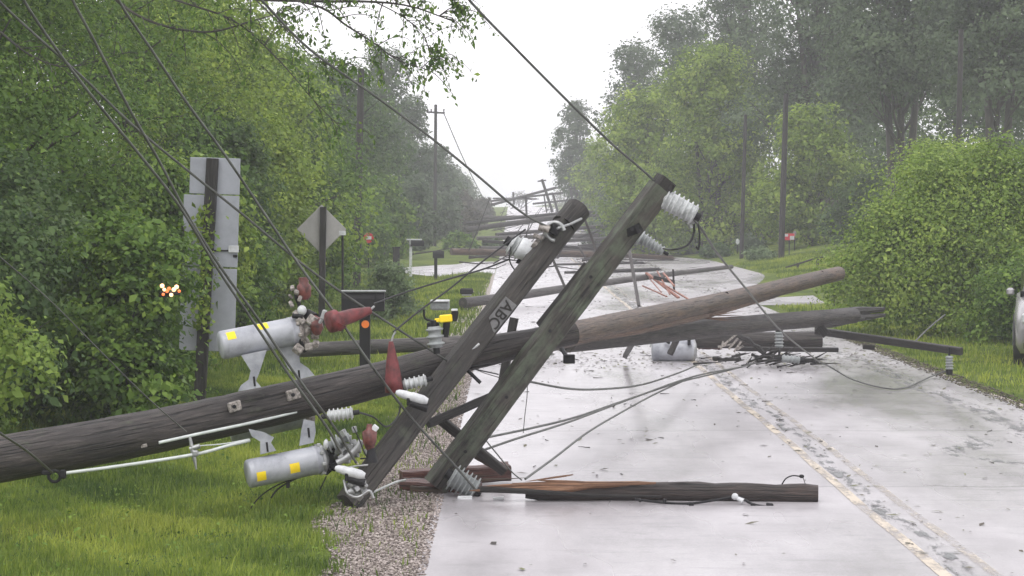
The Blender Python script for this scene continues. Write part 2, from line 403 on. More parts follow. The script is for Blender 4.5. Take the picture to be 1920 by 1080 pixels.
# ------------------------------------------------------------------ vectorised scatter meshes
def mesh_from_np(name, verts, nper, faces_one, tint=None, mat=None):
    """verts (N*nper,3); faces_one = list of tuples (all same length) on one element"""
    N = len(verts) // nper; fl = len(faces_one[0])
    fo = np.array(faces_one, dtype=np.int32)
    idx = (fo[None] + (np.arange(N) * nper)[:, None, None]).reshape(-1)
    me = bpy.data.meshes.new(name); nf = N * len(faces_one)
    me.vertices.add(len(verts)); me.vertices.foreach_set('co', verts.astype(np.float32).ravel())
    me.loops.add(len(idx)); me.loops.foreach_set('vertex_index', idx)
    me.polygons.add(nf); me.polygons.foreach_set('loop_start', np.arange(nf, dtype=np.int32) * fl)
    me.polygons.foreach_set('loop_total', np.full(nf, fl, dtype=np.int32))
    if tint is not None:
        a = me.attributes.new('tint', 'FLOAT', 'POINT'); a.data.foreach_set('value', np.repeat(tint, nper).astype(np.float32))
    if mat: me.materials.append(mat)
    me.update(calc_edges=True); return me
def unit(v): return v / np.maximum(np.linalg.norm(v, axis=1, keepdims=True), 1e-6)
def leaves(name, C, Nrm, size, tint, rng, mat, aspect=.62, droop=0):
    N = len(C); n = unit(Nrm + rng.normal(0, .6, (N, 3)))
    t = rng.normal(0, 1, (N, 3)); t[:, 2] -= droop; t = unit(t - n * (t * n).sum(1, keepdims=True)); s = np.cross(n, t)
    L = (size * np.clip(rng.lognormal(-.2, .34, N), .4, 1.8))[:, None]; W = L * aspect
    v = np.stack([C + t*L*.5, C + s*W*.5 + n*L*.12 - t*L*.06, C - t*L*.5, C - s*W*.5 + n*L*.12 - t*L*.06], 1).reshape(-1, 3)
    return mesh_from_np(name, v, 4, [(0, 1, 2, 3)], tint, mat)
def crown_points(blobs, n, rng, clump=.2, sub=45, flat=.8, inner=.25):
    """leaf centres gathered in small clumps spread over the outer part of each lobe"""
    vol = np.array([b[3] ** 2 for b in blobs]); vol = vol / vol.sum(); C = []; Nn = []; T = []
    for (x, y, z, r), f in zip(blobs, vol):
        k = max(20, int(n * f * 1.2)); m_ = max(6, int(sub * (0.6 + f * len(blobs) * .4)))
        d = unit(rng.normal(0, 1, (m_, 3)) + np.array([0, -.25, .2]))
        rad = r * np.where(rng.random(m_) < inner, rng.uniform(.35, .8, m_), rng.uniform(.8, 1.12, m_))
        cc = d * rad[:, None]; cc[:, 2] *= flat; ct = rng.normal(0, .21, m_)
        w_ = rng.gamma(2.0, 1.0, m_); w_ /= w_.sum()
        i = rng.choice(m_, k, p=w_)
        q = rng.normal(0, 1, (k, 3)); q *= (clump * r * rng.uniform(.4, 1.55, k))[:, None]; q[:, 2] *= .75
        C.append(np.array([x, y, z]) + cc[i] + q); Nn.append(d[i] + np.array([0, 0, .7])); T.append(.5 + ct[i] + rng.normal(0, .085, k))
    return np.concatenate(C), np.concatenate(Nn), np.clip(np.concatenate(T), 0, 1)
def auto_blobs(h, r, rng, n=14, low=.12, top=1.0, py=.62):
    B = []
    for i in range(n):
        f = low + (top - low - .06) * ((i + rng.random()) / n)
        env = math.sin(math.pi * min(1, max(.05, (f - low * .6) / (1.04 - low * .6))) ** py) ** .7
        rr = r * (.34 + .2 * rng.random()) * (.75 + .3 * env)
        a = rng.random() * 6.283; d = max(0, r * env - rr * .8) * math.sqrt(rng.random() * .8 + .2)
        B.append((math.cos(a)*d, math.sin(a)*d, min(f * h, h - rr * .7), rr))
    B.append((0, 0, h * .55, r * .5)); B.append((0, 0, h - r * .4, r * .42))
    return B
def tree(name, label, cat, X, Y, h, r, mat, seed, n=12000, leaf=.12, blobs=None, trunk=.14, group=None, low=.12, nb=14, clump=.2,
         limbs=True, bark=None, forks=1, inner=.2, z0=None, sub=45):
    rng = np.random.default_rng(seed); pr = random.Random(seed)
    z = ground(X, Y) if z0 is None else z0
    root = thing(name, label, cat, (X, Y, z), group)
    B = blobs if blobs else auto_blobs(h, r, rng, nb, low)
    C, Nn, T = crown_points(B, n, rng, clump, inner=inner, sub=sub); keep = C[:, 2] > .02; C, Nn, T = C[keep], Nn[keep], T[keep]
    me = leaves('crown', C, Nn, leaf, T, rng, mat)
    o = bpy.data.objects.new('crown', me); COL.objects.link(o); o.parent = root
    tb = MB(); loc = Vector((X, Y, z))
    for fk in range(forks):
        dx = (fk - (forks-1)/2) * .5 * r / max(1, forks) ; 
        top = Vector((dx * 1.6 + pr.uniform(-.2, .2), pr.uniform(-.2, .2), h * .8))
        mid = Vector((dx + pr.uniform(-.12, .12), pr.uniform(-.1, .1), h * .4))
        base = Vector((dx * .4, 0, -.15))
        pts = smooth([base, mid, top], 5)
        tb.sweep([loc + q for q in pts], [trunk * (1.15 - .95 * i / (len(pts)-1)) for i in range(len(pts))], n=8, jit=.12, seed=seed)
    if limbs:
        for (x, y, zz, rr) in B:
            s = Vector((0, 0, max(.1, min(h * .7, zz * .62)))); e = Vector((x, y, zz))
            md = s.lerp(e, .5) + Vector((pr.uniform(-.1, .1), pr.uniform(-.1, .1), -.06)) * rr
            tb.sweep([loc + q for q in smooth([s, md, e], 4)], [trunk * .42, trunk * .1], n=5, seed=seed, jit=.1)
            for k in range(3):
                e2 = e + Vector((pr.uniform(-1, 1), pr.uniform(-1, 1), pr.uniform(-.4, .9))) * rr * .9
                tb.sweep([loc + md, loc + md.lerp(e2, .6) + Vector((0, 0, .08*rr)), loc + e2], [trunk * .2, trunk * .05], n=4, seed=seed)
    tb.build('trunk' if h > 2.6 else 'stems', bark or BARK, root)
    return root
def tree_px(name, label, cat, xc, Y, top, width, mat, seed, **k):
    X = (xc - CX) * Y / F; z = ground(X, Y)
    return tree(name, label, cat, X, Y, H + (HY - top) * Y / F - z, width / 2 * Y / F, mat, seed, **k)

# ------------------------------------------------------------------ trees: left side
GL = 'woodland trees along the left verge'; GU = 'leafy shrubs at the foot of the left woodland'
for (nm, X, Y, h, r, mat, sd, n, lf, lab) in [
    ('tree', -8.2, 30, 9.5, 3.3, LEAF_MID, 11, 30000, .10, 'nearest broad green tree filling the left edge of the photo above the leaning pole'),
    ('tree', -7.9, 36.5, 9.0, 3.1, LEAF_MID, 12, 26000, .10, 'full green tree directly behind the tall stacked sign back'),
    ('tree', -8.6, 44, 10.5, 3.6, LEAF_MID, 13, 26000, .11, 'tall green tree between the stacked sign and the diamond sign'),
    ('tree', -7.9, 54, 10.5, 3.7, LEAF_YEL, 14, 22000, .12, 'yellowish green tree rising behind the diamond sign'),
    ('tree', -7.4, 66, 7.6, 3.5, LEAF_YEL, 15, 18000, .14, 'olive green tree just right of the diamond sign, behind the bare pole'),
    ('tree', -7.5, 79, 7.2, 3.3, LEAF_MID, 16, 15000, .15, 'green tree above the small red and white sign on the left'),
    ('tree', -7.9, 95, 8.0, 3.3, LEAF_DARK, 17, 12000, .17, 'dark hazy tree above the white posted mailbox'),
    ('tree', -7.6, 116, 8.8, 3.2, LEAF_DARK, 18, 11000, .19, 'hazy tree above the small black mailbox by the left driveway'),
    ('tree', -7.5, 138, 8.4, 3.0, LEAF_DARK, 19, 9000, .2, 'hazy tree left of the far upright pole with a crossarm'),
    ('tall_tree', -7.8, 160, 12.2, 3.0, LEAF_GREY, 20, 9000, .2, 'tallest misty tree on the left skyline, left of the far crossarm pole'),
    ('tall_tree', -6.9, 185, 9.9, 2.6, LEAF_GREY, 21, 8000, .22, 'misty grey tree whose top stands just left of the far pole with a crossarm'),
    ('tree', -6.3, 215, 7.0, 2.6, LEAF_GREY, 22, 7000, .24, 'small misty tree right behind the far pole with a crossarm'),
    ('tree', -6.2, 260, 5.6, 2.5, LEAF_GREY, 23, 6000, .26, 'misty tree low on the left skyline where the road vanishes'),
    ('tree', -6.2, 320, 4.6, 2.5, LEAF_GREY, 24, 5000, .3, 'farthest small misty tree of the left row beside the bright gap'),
    ('tree', -13.5, 48, 13.5, 4.4, LEAF_DARK, 25, 12000, .16, 'dark tall tree in the second row of the left wood, behind the stacked sign'),
    ('tree', -14.2, 70, 13.5, 4.6, LEAF_DARK, 26, 11000, .18, 'dark tall tree in the second row of the left wood, behind the diamond sign'),
    ('tree', -14.0, 100, 12.5, 4.6, LEAF_DARK, 27, 10000, .2, 'dark tall tree in the second row of the left wood, over the mailboxes'),
]:
    tree(nm, lab, 'tree', X, Y, h, r, mat, sd, n=int(n * (3.0 if Y < 58 and X > -12 else 1.9)), leaf=lf * (.76 if Y < 58 and X > -12 else .95), sub=60, low=.05, nb=18, clump=.17, trunk=.2, group=GL)
for (X, Y, h, r, mat, sd, n, lab) in [
    (-5.6, 25.5, 2.3, 1.15, LEAF_BRIGHT, 31, 7000, 'bright leafy sapling at the left edge of the photo above the leaning pole'),
    (-6.2, 28, 3.2, 1.6, LEAF_DARK, 32, 10000, 'dark green shrub behind the left end of the leaning pole'),
    (-5.9, 31, 2.9, 1.5, LEAF_DARK, 33, 10000, 'dark shrub with low foliage left of the stacked sign'),
    (-5.7, 35.2, 2.8, 1.25, LEAF_MID, 34, 9000, 'green shrub crowding the left of the stacked sign post'),
    (-4.35, 29.7, 2.4, 1.1, LEAF_MID, 131, 8000, 'dark rounded bush around the small glowing lamps'),
    (-5.5, 33.0, 2.3, .95, LEAF_DARK, 132, 7000, 'dark low shrub at the foot of the stacked sign'),
    (-5.2, 38, 3.1, 1.2, LEAF_MID, 35, 9000, 'green shrub just behind the stacked sign'),
    (-5.3, 42.5, 3.2, 1.35, LEAF_YEL, 36, 9000, 'yellow green shrub in the gap right of the stacked sign'),
    (-5.3, 47, 3.4, 1.4, LEAF_MID, 37, 8000, 'mid green shrub above the upper transformer'),
    (-5.6, 52, 4.2, 1.6, LEAF_DARK, 38, 8000, 'dark green shrub left of the diamond sign'),
    (-5.5, 59, 4.4, 1.7, LEAF_YEL, 39, 8000, 'yellow green shrub under the diamond sign'),
    (-5.4, 67, 4.0, 1.8, LEAF_MID, 40, 7000, 'green shrub right of the diamond sign post'),
    (-6.0, 78, 4.2, 1.8, LEAF_MID, 41, 6000, 'green shrub below the small red and white sign'),
    (-7.0, 92, 4.6, 2.0, LEAF_MID, 42, 6000, 'hazy green shrub behind the dark post box'),
    (-6.7, 112, 4.2, 1.9, LEAF_MID, 43, 5000, 'hazy green shrub behind the white posted mailbox'),
    (-6.3, 132, 4.0, 1.7, LEAF_MID, 44, 5000, 'hazy green shrub behind the small black mailbox'),
    (-5.6, 155, 4.0, 1.6, LEAF_GREY, 45, 4000, 'grey green shrub left of the pile of far logs'),
    (-5.0, 190, 3.4, 1.5, LEAF_GREY, 46, 4000, 'greyish shrub at the left end of the far stacked logs'),
    (-4.9, 235, 3.6, 1.6, TWIGGY, 47, 3500, 'brownish leafless shrub beside the far fallen crossarms on the left'),
]:
    tree('shrub', lab, 'shrub', X, Y, h, r, mat, sd, n=int(n * (2.6 if Y < 60 else 1.6)), leaf=.05 + Y * .0012, sub=55, low=.08, nb=11, clump=.2, trunk=.05, group=GU)
tree('fallen_limb_foliage', 'pale green leafy limb lying on the grass right of the wide black mailbox', 'broken branch', -2.75, 60, 1.35, .72, LEAF_PALE, 61, n=9000, leaf=.07, low=.05, nb=8, trunk=.03)

# overhanging branches of the near left tree, against the sky
def spray(name, label, Y, limbs_px, twn, lmat, seed, root_extra):
    pr = random.Random(seed); rng = np.random.default_rng(seed)
    base = P(*root_extra, Y); root = thing(name, label, 'tree', (base.x, base.y, ground(base.x, base.y)))
    tb = MB(); tb.sweep(smooth([Vector((base.x - .0, Y, ground(base.x, Y) - .1)), Vector((base.x + .15, Y, 2.6)), Vector((base.x + .1, Y, 5.6)), Vector((base.x+.3, Y, 8))], 6), [.24, .1], n=10, jit=.1)
    tb.build('trunk', BARK, root)
    C = []; N_ = []; br = MB()
    for pts, r0 in limbs_px:
        q = smooth([P(a, b, Y + dy) for a, b, dy in pts], 6); br.sweep(q, [r0, r0 * .22], n=6, jit=.1, seed=seed)
        for k in range(twn):
            i = pr.randrange(len(q) // 6, len(q)); s = q[i]; f = i / len(q)
            L = pr.uniform(.15, .6) * (1.15 - f * .5)
            d = Vector((pr.uniform(-.3, 1), pr.uniform(-.8, .8), pr.uniform(-.9, .5))).normalized()
            e = s + d * L; md = s.lerp(e, .5) + Vector((0, 0, .05)); tip = e + Vector((d.x*.1, 0, -.12 * L / .4))
            tw = smooth([s, md, e, tip], 3); br.sweep(tw, [r0 * .16 + .003, .002], n=4)
            for w_ in tw[2:]:
                for _ in range(pr.choice((1, 2, 3))):
                    C.append((w_.x + pr.gauss(0, .03), w_.y + pr.gauss(0, .04), w_.z - .03 + pr.gauss(0, .03))); N_.append((pr.gauss(0, 1), -.8, pr.gauss(0, .5)))
    br.build('branch', BARK, root)
    C = np.array(C); me = leaves('foliage', C - np.array(wloc(root)), np.array(N_), .066, np.clip(rng.normal(.45, .2, len(C)), 0, 1), rng, lmat, aspect=.5, droop=1.3)
    o = bpy.data.objects.new('foliage', me); COL.objects.link(o); o.parent = root
    return root
spray('overhanging_tree', 'near tree whose thin leafy branches hang from the top edge against the white sky', 30,
      [([(-250, -120, 1), (150, -60, 1), (420, -8, .5), (590, 2, 0), (690, 3, 0), (770, 12, 0), (850, 40, 0)], .03),
       ([(420, -20, .5), (585, 8, 0), (650, 48, 0), (700, 80, 0), (745, 112, 0), (800, 130, 0)], .018),
       ([(560, -20, .2), (690, -18, 0), (760, -12, 0), (830, -8, 0), (875, 18, 0)], .016),
       ([(700, 2, 0), (750, 28, 0), (790, 60, 0), (805, 95, 0), (815, 115, 0)], .008),
       ([(480, 0, .3), (540, 60, 0), (590, 110, 0), (640, 130, 0)], .01),
       ([(150, -60, 1), (260, 30, .4), (380, 60, 0), (470, 40, 0), (540, 20, 0)], .02),
       ([(200, -50, .5), (330, 0, 0), (440, 40, 0), (520, 110, 0), (590, 190, 0), (650, 250, 0)], .016),
       ([(0, 60, .5), (60, 105, 0), (130, 125, 0), (230, 100, 0)], .016)],
      26, LEAF_MID, 7, (-260, 600))

# ------------------------------------------------------------------ trees: right side
GR = 'woodland trees along the right verge'
rb = [(0, 0, 1.5, 1.5), (-1.3, -.3, 1.0, 1.05), (1.4, -.2, 1.3, 1.35), (-.6, .2, 2.5, 1.1), (.7, .3, 2.6, 1.05), (2.3, 0, 2.0, 1.2), (-1.9, 0, 1.2, .8),
      (-1.2, .1, 1.9, .9), (.1, 0, 3.0, .7), (1.7, .2, 2.9, .85), (2.6, .1, 1.0, 1.2), (-.3, -.4, .7, 1.1), (-1.6, -.2, 2.0, .55), (.5, 0, 3.35, .45), (2.0, 0, 3.3, .5), (-.8, .1, 3.1, .5), (2.9, 0, 3.2, .6), (-2.2, -.1, .6, .6), (3.6, 0, 1.4, 1.1), (1.0, -.6, .8, 1.1), (3.3, .3, 2.5, 1.0)]
tree('bush', 'big bright green bush right of the split brown pole, behind the silver car', 'bush', 8.7, 50.5, 3.7, 3, LEAF_BRIGHT, 71, n=100000, leaf=.075, sub=70, blobs=rb, trunk=.07, z0=0, clump=.25)
tree('bush', 'dense bright bush at the right edge of the photo above the silver car', 'bush', 12.6, 55, 3.9, 2.2, LEAF_BRIGHT, 72, n=45000, leaf=.08, low=.05, trunk=.07)
tree('bush', 'darker green bush in the dip left of the big bright bush', 'bush', 10.6, 66, 3.9, 1.8, LEAF_BRIGHT, 73, n=30000, leaf=.09, low=.05, trunk=.07)
tree('bush', 'low dark weeds and brush under the big bright bush beside the silver car', 'bush', 9.4, 47.5, 1.5, 1.4, LEAF_MID, 74, n=20000, leaf=.07, low=.02, trunk=.03)
for (nm, xc, Y, top, wd, mat, sd, n, lf, fk, lab) in [
    ('tree', 1330, 128, 95, 330, LEAF_YEL, 81, 20000, .19, 2, 'yellow green rounded tree in the right wood, left of the tall bare pole'),
    ('tree', 1215, 138, 165, 250, LEAF_YEL, 82, 14000, .2, 2, 'yellow green tree above the upper end of the longest leaning crossarm'),
    ('tree', 1530, 115, 205, 240, LEAF_YEL, 83, 14000, .18, 2, 'yellow green tree right of the tall bare pole'),
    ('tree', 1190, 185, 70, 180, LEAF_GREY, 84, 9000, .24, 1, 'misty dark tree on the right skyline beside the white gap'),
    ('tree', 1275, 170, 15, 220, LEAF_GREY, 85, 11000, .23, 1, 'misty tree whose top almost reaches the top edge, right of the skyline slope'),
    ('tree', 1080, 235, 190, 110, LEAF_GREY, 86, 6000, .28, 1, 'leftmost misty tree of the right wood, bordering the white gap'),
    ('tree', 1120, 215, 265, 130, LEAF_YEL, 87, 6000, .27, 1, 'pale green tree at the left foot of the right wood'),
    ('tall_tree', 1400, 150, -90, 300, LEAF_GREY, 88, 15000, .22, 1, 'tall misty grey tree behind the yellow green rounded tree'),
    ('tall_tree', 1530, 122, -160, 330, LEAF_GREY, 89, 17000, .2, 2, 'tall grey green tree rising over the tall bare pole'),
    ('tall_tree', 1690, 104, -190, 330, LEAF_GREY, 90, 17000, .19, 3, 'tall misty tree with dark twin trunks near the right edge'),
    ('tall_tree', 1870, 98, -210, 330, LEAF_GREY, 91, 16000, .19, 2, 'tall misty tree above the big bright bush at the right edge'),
    ('tree', 1790, 130, -30, 380, LEAF_DARK, 92, 14000, .22, 1, 'dark misty tree filling the gap behind the twin trunks'),
    ('tree', 1620, 150, 10, 340, LEAF_DARK, 93, 13000, .24, 1, 'dark misty tree deep behind the right wood'),
    ('tree', 1960, 130, 0, 300, LEAF_DARK, 94, 12000, .22, 1, 'dark misty tree deep behind the bush at the right edge'),
    ('shrub', 1300, 150, 300, 190, TWIGGY, 95, 8000, .2, 1, 'brownish undergrowth at the foot of the yellow green rounded tree'),
    ('shrub', 1400, 138, 300, 170, TWIGGY, 96, 8000, .19, 1, 'brownish undergrowth left of the tall bare pole'),
    ('shrub', 1520, 128, 310, 190, TWIGGY, 97, 8000, .19, 1, 'brownish undergrowth right of the tall bare pole'),
    ('shrub', 1620, 105, 330, 170, LEAF_DARK, 98, 8000, .17, 1, 'dark hedge at the top of the lawn above the rail fence'),
    ('shrub', 1230, 175, 380, 150, LEAF_GREY, 99, 5000, .22, 1, 'grey green shrub on the road edge behind the leaning crossarm insulator'),
    ('shrub', 1160, 200, 370, 110, LEAF_GREY, 100, 4000, .24, 1, 'grey green shrub right of the far stacked logs'),
]:
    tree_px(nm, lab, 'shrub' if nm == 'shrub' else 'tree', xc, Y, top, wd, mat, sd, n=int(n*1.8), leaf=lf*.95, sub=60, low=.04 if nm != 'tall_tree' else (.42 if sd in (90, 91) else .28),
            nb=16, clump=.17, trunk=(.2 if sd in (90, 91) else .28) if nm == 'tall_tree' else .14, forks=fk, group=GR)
tree_px('fallen_limb_foliage', 'grey green broken limb lying on the right road edge near the white oval sign', 'broken branch', 1400, 122, 448, 85, LEAF_GREY, 101, n=3000, leaf=.14, low=.05, nb=7, trunk=.04)
tree_px('fallen_limb_foliage', 'pale green broken limb lying left of the base of the tall bare pole', 'broken branch', 1420, 108, 470, 75, LEAF_PALE, 102, n=3000, leaf=.12, low=.05, nb=7, trunk=.03)
tree_px('fallen_limb_foliage', 'green broken limb lying across the far road behind the leaning crossarms', 'broken branch', 1190, 150, 425, 130, LEAF_GREY, 103, n=3500, leaf=.16, low=.05, nb=7, trunk=.04)
for i, (xc, Y, top, wd, lab) in enumerate([(900, 430, 372, 70, 'faint bare tree at the left end of the far skyline'), (975, 470, 358, 60, 'faint bare tree behind the far standing cross'),
                                          (1050, 450, 352, 70, 'faint bare tree at the right end of the far skyline')]):
    tree_px('bare_tree', lab, 'tree', xc, Y, top, wd, TWIGGY, 110 + i, n=900, leaf=.22, low=.15, nb=7, trunk=.08, forks=3, group='faint bare trees on the far skyline')

# ------------------------------------------------------------------ grass, stones, litter
rng = np.random.default_rng(5)
LEAF_GRASS = leafmat('grass_blades', (.045, .09, .018), (.18, .255, .04), (.42, .47, .085), .4)
def gz(X, Y): return np.array([ground(float(a), float(b)) for a, b in zip(X, Y)])
def grass(name, N, xr, yr, hh, wd, mask=None, tuft=1.0, tb=0):
    Y = np.sqrt(rng.uniform(yr[0]**2, yr[1]**2, N)) if tuft else rng.uniform(*yr, N); X = rng.uniform(xr[0], xr[1], N)
    if mask is not None: k = mask(X, Y); X, Y = X[k], Y[k]
    N = len(X); Z = gz(X, Y)
    fld = .5 + .25*np.sin(X*1.9 + 1.3*np.sin(Y*.7)) + .22*np.sin(Y*1.1 + X*.8) + .16*np.sin(X*5 + Y*3.1) + .12*np.sin(X*11 - Y*6.3)
    hf = .5 + .35*np.sin(X*2.7 + 2*np.sin(Y*.9)) * np.sin(Y*1.9 - X) + .25*np.sin(X*8.1 + Y*5.3); h = hh * rng.uniform(.4, 1.4, N) * (.45 + 1.0*np.clip(hf, .05, 1.2)) * np.where(rng.random(N) < .015, 2.2, 1); a = rng.uniform(0, 6.283, N); lean = rng.uniform(.1, .7, N) * h
    dx, dy = np.cos(a), np.sin(a); W = wd * rng.uniform(.6, 1.3, N); b = rng.uniform(0, 6.283, N); wx, wy = np.cos(b)*W/2, np.sin(b)*W/2
    p0 = np.stack([X - wx, Y - wy, Z - .01], 1); p1 = np.stack([X + wx, Y + wy, Z - .01], 1)
    p2 = np.stack([X + dx*lean*.4 + wx*.7, Y + dy*lean*.4 + wy*.7, Z + h*.65], 1); p3 = np.stack([X + dx*lean*.4 - wx*.7, Y + dy*lean*.4 - wy*.7, Z + h*.65], 1)
    p4 = np.stack([X + dx*lean, Y + dy*lean, Z + h], 1)
    v = np.stack([p0, p1, p2, p3, p4], 1).reshape(-1, 3)
    me = mesh_from_np(name, v, 5, [(0, 1, 2), (0, 2, 3), (3, 2, 4)], np.clip(fld * .75 + .1 + rng.normal(0, .14, N) + tb, 0, 1), LEAF_GRASS)
    o = bpy.data.objects.new(name, me); COL.objects.link(o); tagp(o, kind='stuff'); return o
glv = lambda X, Y: X < (-1.22 - .12*np.sin(Y*1.3) - .1*np.sin(Y*.37) + .12*np.sin(Y*4)) - rng.exponential(.08, len(X))
grass('grass', 260000, (-6.5, -1.1), (14, 40), .07, .0085, glv)
tagp(bpy.data.objects['grass'], 'ragged bright green verge grass under the leaning pole on the left', 'grass')
o = grass('grass', 110000, (-8, -.65), (40, 97), .1, .018, lambda X, Y: X < -.7 - rng.exponential(.2, len(X)) - .4*(Y < 50)); tagp(o, 'green verge grass farther back around the mailboxes on the left', 'grass')
o = grass('grass', 150000, (6.4, 17), (34, 105), .085, .018, lambda X, Y: (X > 6.35 + .15*np.sin(Y) + 2.4*((Y > 66) & (Y < 135))) & ~((Y > 65.5) & (Y < 72) & (X < 8.0)), tb=.08); tagp(o, 'yellow green lawn grass on the right of the road', 'grass')
def weeds(name, N, xr, yr, size, label):
    Y = rng.uniform(*yr, N); X = rng.uniform(*xr, N); k = X < -1.25; X, Y = X[k], Y[k]; n = 9
    C = np.repeat(np.stack([X, Y, gz(X, Y) + .03], 1), n, 0); C = C + rng.normal(0, 1, C.shape) * [.05, .05, .025]; C[:, 2] = np.abs(C[:, 2] - .0)
    me = leaves(name, C, np.tile([0, -.3, 1.0], (len(C), 1)), size, np.repeat(rng.random(len(X)), n), rng, LEAF_MID)
    o = bpy.data.objects.new(name, me); COL.objects.link(o); return tagp(o, label, 'weeds', kind='stuff')
def stones(name, N, xr, yr, lo, hi, mat, label, cat):
    Y = rng.uniform(*yr, N); X = rng.uniform(0, 1, N); X = np.array([gl(y) - .1 for y in Y]) * (1 - X) + X * xr[1]
    if xr[0] > 0: X = rng.uniform(xr[0], xr[1], N)
    Z = gz(X, Y) + .004
    dirs = np.array([(1,0,0), (-1,0,0), (0,1,0), (0,-1,0), (0,0,1), (0,0,-1), (.62,.62,.5), (-.62,-.62,.4)])[:6]
    s = rng.uniform(lo, hi, N) ; sc = s[:, None, None] * rng.uniform(.6, 1.2, (N, 6, 3)) * np.array([1, 1, .62])
    a = rng.uniform(0, 6.283, N); v = dirs[None] * sc
    vx = v[:, :, 0]*np.cos(a)[:, None] - v[:, :, 1]*np.sin(a)[:, None]; vy = v[:, :, 0]*np.sin(a)[:, None] + v[:, :, 1]*np.cos(a)[:, None]
    v = np.stack([vx + X[:, None], vy + Y[:, None], v[:, :, 2] + Z[:, None] + .3*s[:, None]], 2).reshape(-1, 3)
    me = mesh_from_np(name, v, 6, [(0,2,4), (2,1,4), (1,3,4), (3,0,4), (2,0,5), (1,2,5), (3,1,5), (0,3,5)], rng.random(N), mat)
    o = bpy.data.objects.new(name, me); COL.objects.link(o); return tagp(o, label, cat, kind='stuff')
LIT = leafmat('wet_leaf_scraps', (.03, .025, .02), (.09, .075, .055), (.14, .15, .06), 0)
STONE = leafmat('gravel_stones', (.07, .056, .048), (.22, .185, .165), (.5, .44, .41), 0)
o = grass('weeds', 2600, (-1.5, -.66), (15, 42), .06, .012, None, tb=-.1); tagp(o, 'sparse green weeds growing through the gravel shoulder', 'weeds')
weeds('broadleaf_weeds', 420, (-4.2, -1.2), (15, 38), .026, 'scattered broad leafed weeds in the near left verge grass')
stones('gravel', 42000, (-1.3, edgeL(0) + .05), (14, 42), .005, .017, STONE, 'loose pinkish grey gravel on the left road shoulder', 'gravel')
stones('gravel', 2500, (6.05, 6.4), (30, 53), .01, .025, LIT, 'dark scattered gravel along the right road edge', 'gravel')
# wet leaf scraps and bark on the road
N = 5200; Y = 17 + 105 * rng.random(N) ** 1.2; X = rng.uniform(-.6, 6.4, N)
dr = rng.random(N); Y = np.where(dr < .22, rng.normal(42, 1.6, N), Y); e_ = (dr > .22) & (dr < .36); X = np.where(e_, 6.1 - rng.exponential(.35, N), X); ed = (dr > .36) & (dr < .44); X = np.where(ed, 2.98 + rng.normal(0, .12, N), X)
k = rng.random(N) < (.2 + .35 * (Y > 26) + .3 * (np.abs(X - 4.5) < 1.5) + .5*(dr < .44)); X, Y = X[k], Y[k]; N = len(X)
Z = gz(X, Y) + .016; C = np.stack([X, Y, Z], 1)
nn = np.tile([0, 0, 1.0], (N, 1)); a = rng.uniform(0, 6.283, N); L = (.012 + .05 * rng.random(N) ** 4 + .00045 * Y)[:, None]
tv = np.stack([np.cos(a), np.sin(a), rng.normal(0, .12, N)], 1); sv = np.stack([-np.sin(a), np.cos(a), rng.normal(0, .12, N)], 1)
v = np.stack([C + tv*L, C + sv*L*.35 + [0, 0, .004], C - tv*L*.9, C - sv*L*.4], 1).reshape(-1, 3)
me = mesh_from_np('leaf_litter', v, 4, [(0, 1, 2, 3)], rng.random(N), LIT)
o = bpy.data.objects.new('leaf_litter', me); COL.objects.link(o); tagp(o, 'dark wet leaf scraps and bark crumbs strewn over the pale road', 'litter', kind='stuff')
pr = random.Random(3); tw = MB()
for i in range(110):
    y = 24 + 90 * pr.random() ** 1.4; x = pr.uniform(-.4, 6.2); a = pr.uniform(0, 6.283); L = pr.uniform(.05, .24)
    q = [Vector((x + math.cos(a)*L*f, y + math.sin(a)*L*f + pr.uniform(-.04, .04), ground(x, y) + .014)) for f in (0, .35, .7, 1)]
    tw.sweep(q, [.004 + .00006*y, .002], n=4)
tagp(tw.build('twigs', BARK), 'thin dark broken twigs scattered across the road', 'twigs', kind='stuff')

# ------------------------------------------------------------------ hardware helpers
def insulator(b, p0, p1, r, n, core=.7, taper=1.0):
    prof = [(0, r*core*.8)]
    for i in range(n):
        a = i / n; k = 1 + (taper - 1) * a
        prof += [(a + .02, r*core*k), (a + .35/n, r*core*k), (a + .45/n, r*k*.96), (a + .55/n, r*k), (a + .68/n, r*k*.97), (a + .78/n, r*core*k), (a + .97/n, r*core*k)]
    prof += [(1, r*core*.8*taper)]
    return b.lathe(p0, p1, prof, n=18)
def wire(label, pts, r=.009, mat=None, group=None, name='power_line', cat='power line', n=7):
    b = MB(); b.sweep(smooth([P(*q) for q in pts], n), r, n=6)
    return b.build(name, mat or CABLE, label=label, cat=cat, group=group)
def dirv(a, b): return (Vector(b) - Vector(a)).normalized()
def splinters(b, c, d, r, n, L, seed):
    pr = random.Random(seed); d = Vector(d).normalized(); a = d.orthogonal().normalized(); bb = d.cross(a)
    for i in range(n):
        an = pr.uniform(0, 6.283); rr = r * math.sqrt(pr.random()) * .9; s = Vector(c) + (a*math.cos(an) + bb*math.sin(an))*rr - d*L*.15
        e = s + (d + Vector((pr.gauss(0, .07), pr.gauss(0, .07), pr.gauss(0, .07)))) * L * pr.uniform(.4, 1.2)
        b.sweep([s, s.lerp(e, .5), e], [r*.3, r*.22, r*.03], n=5, flat=True, seed=i)
    return b

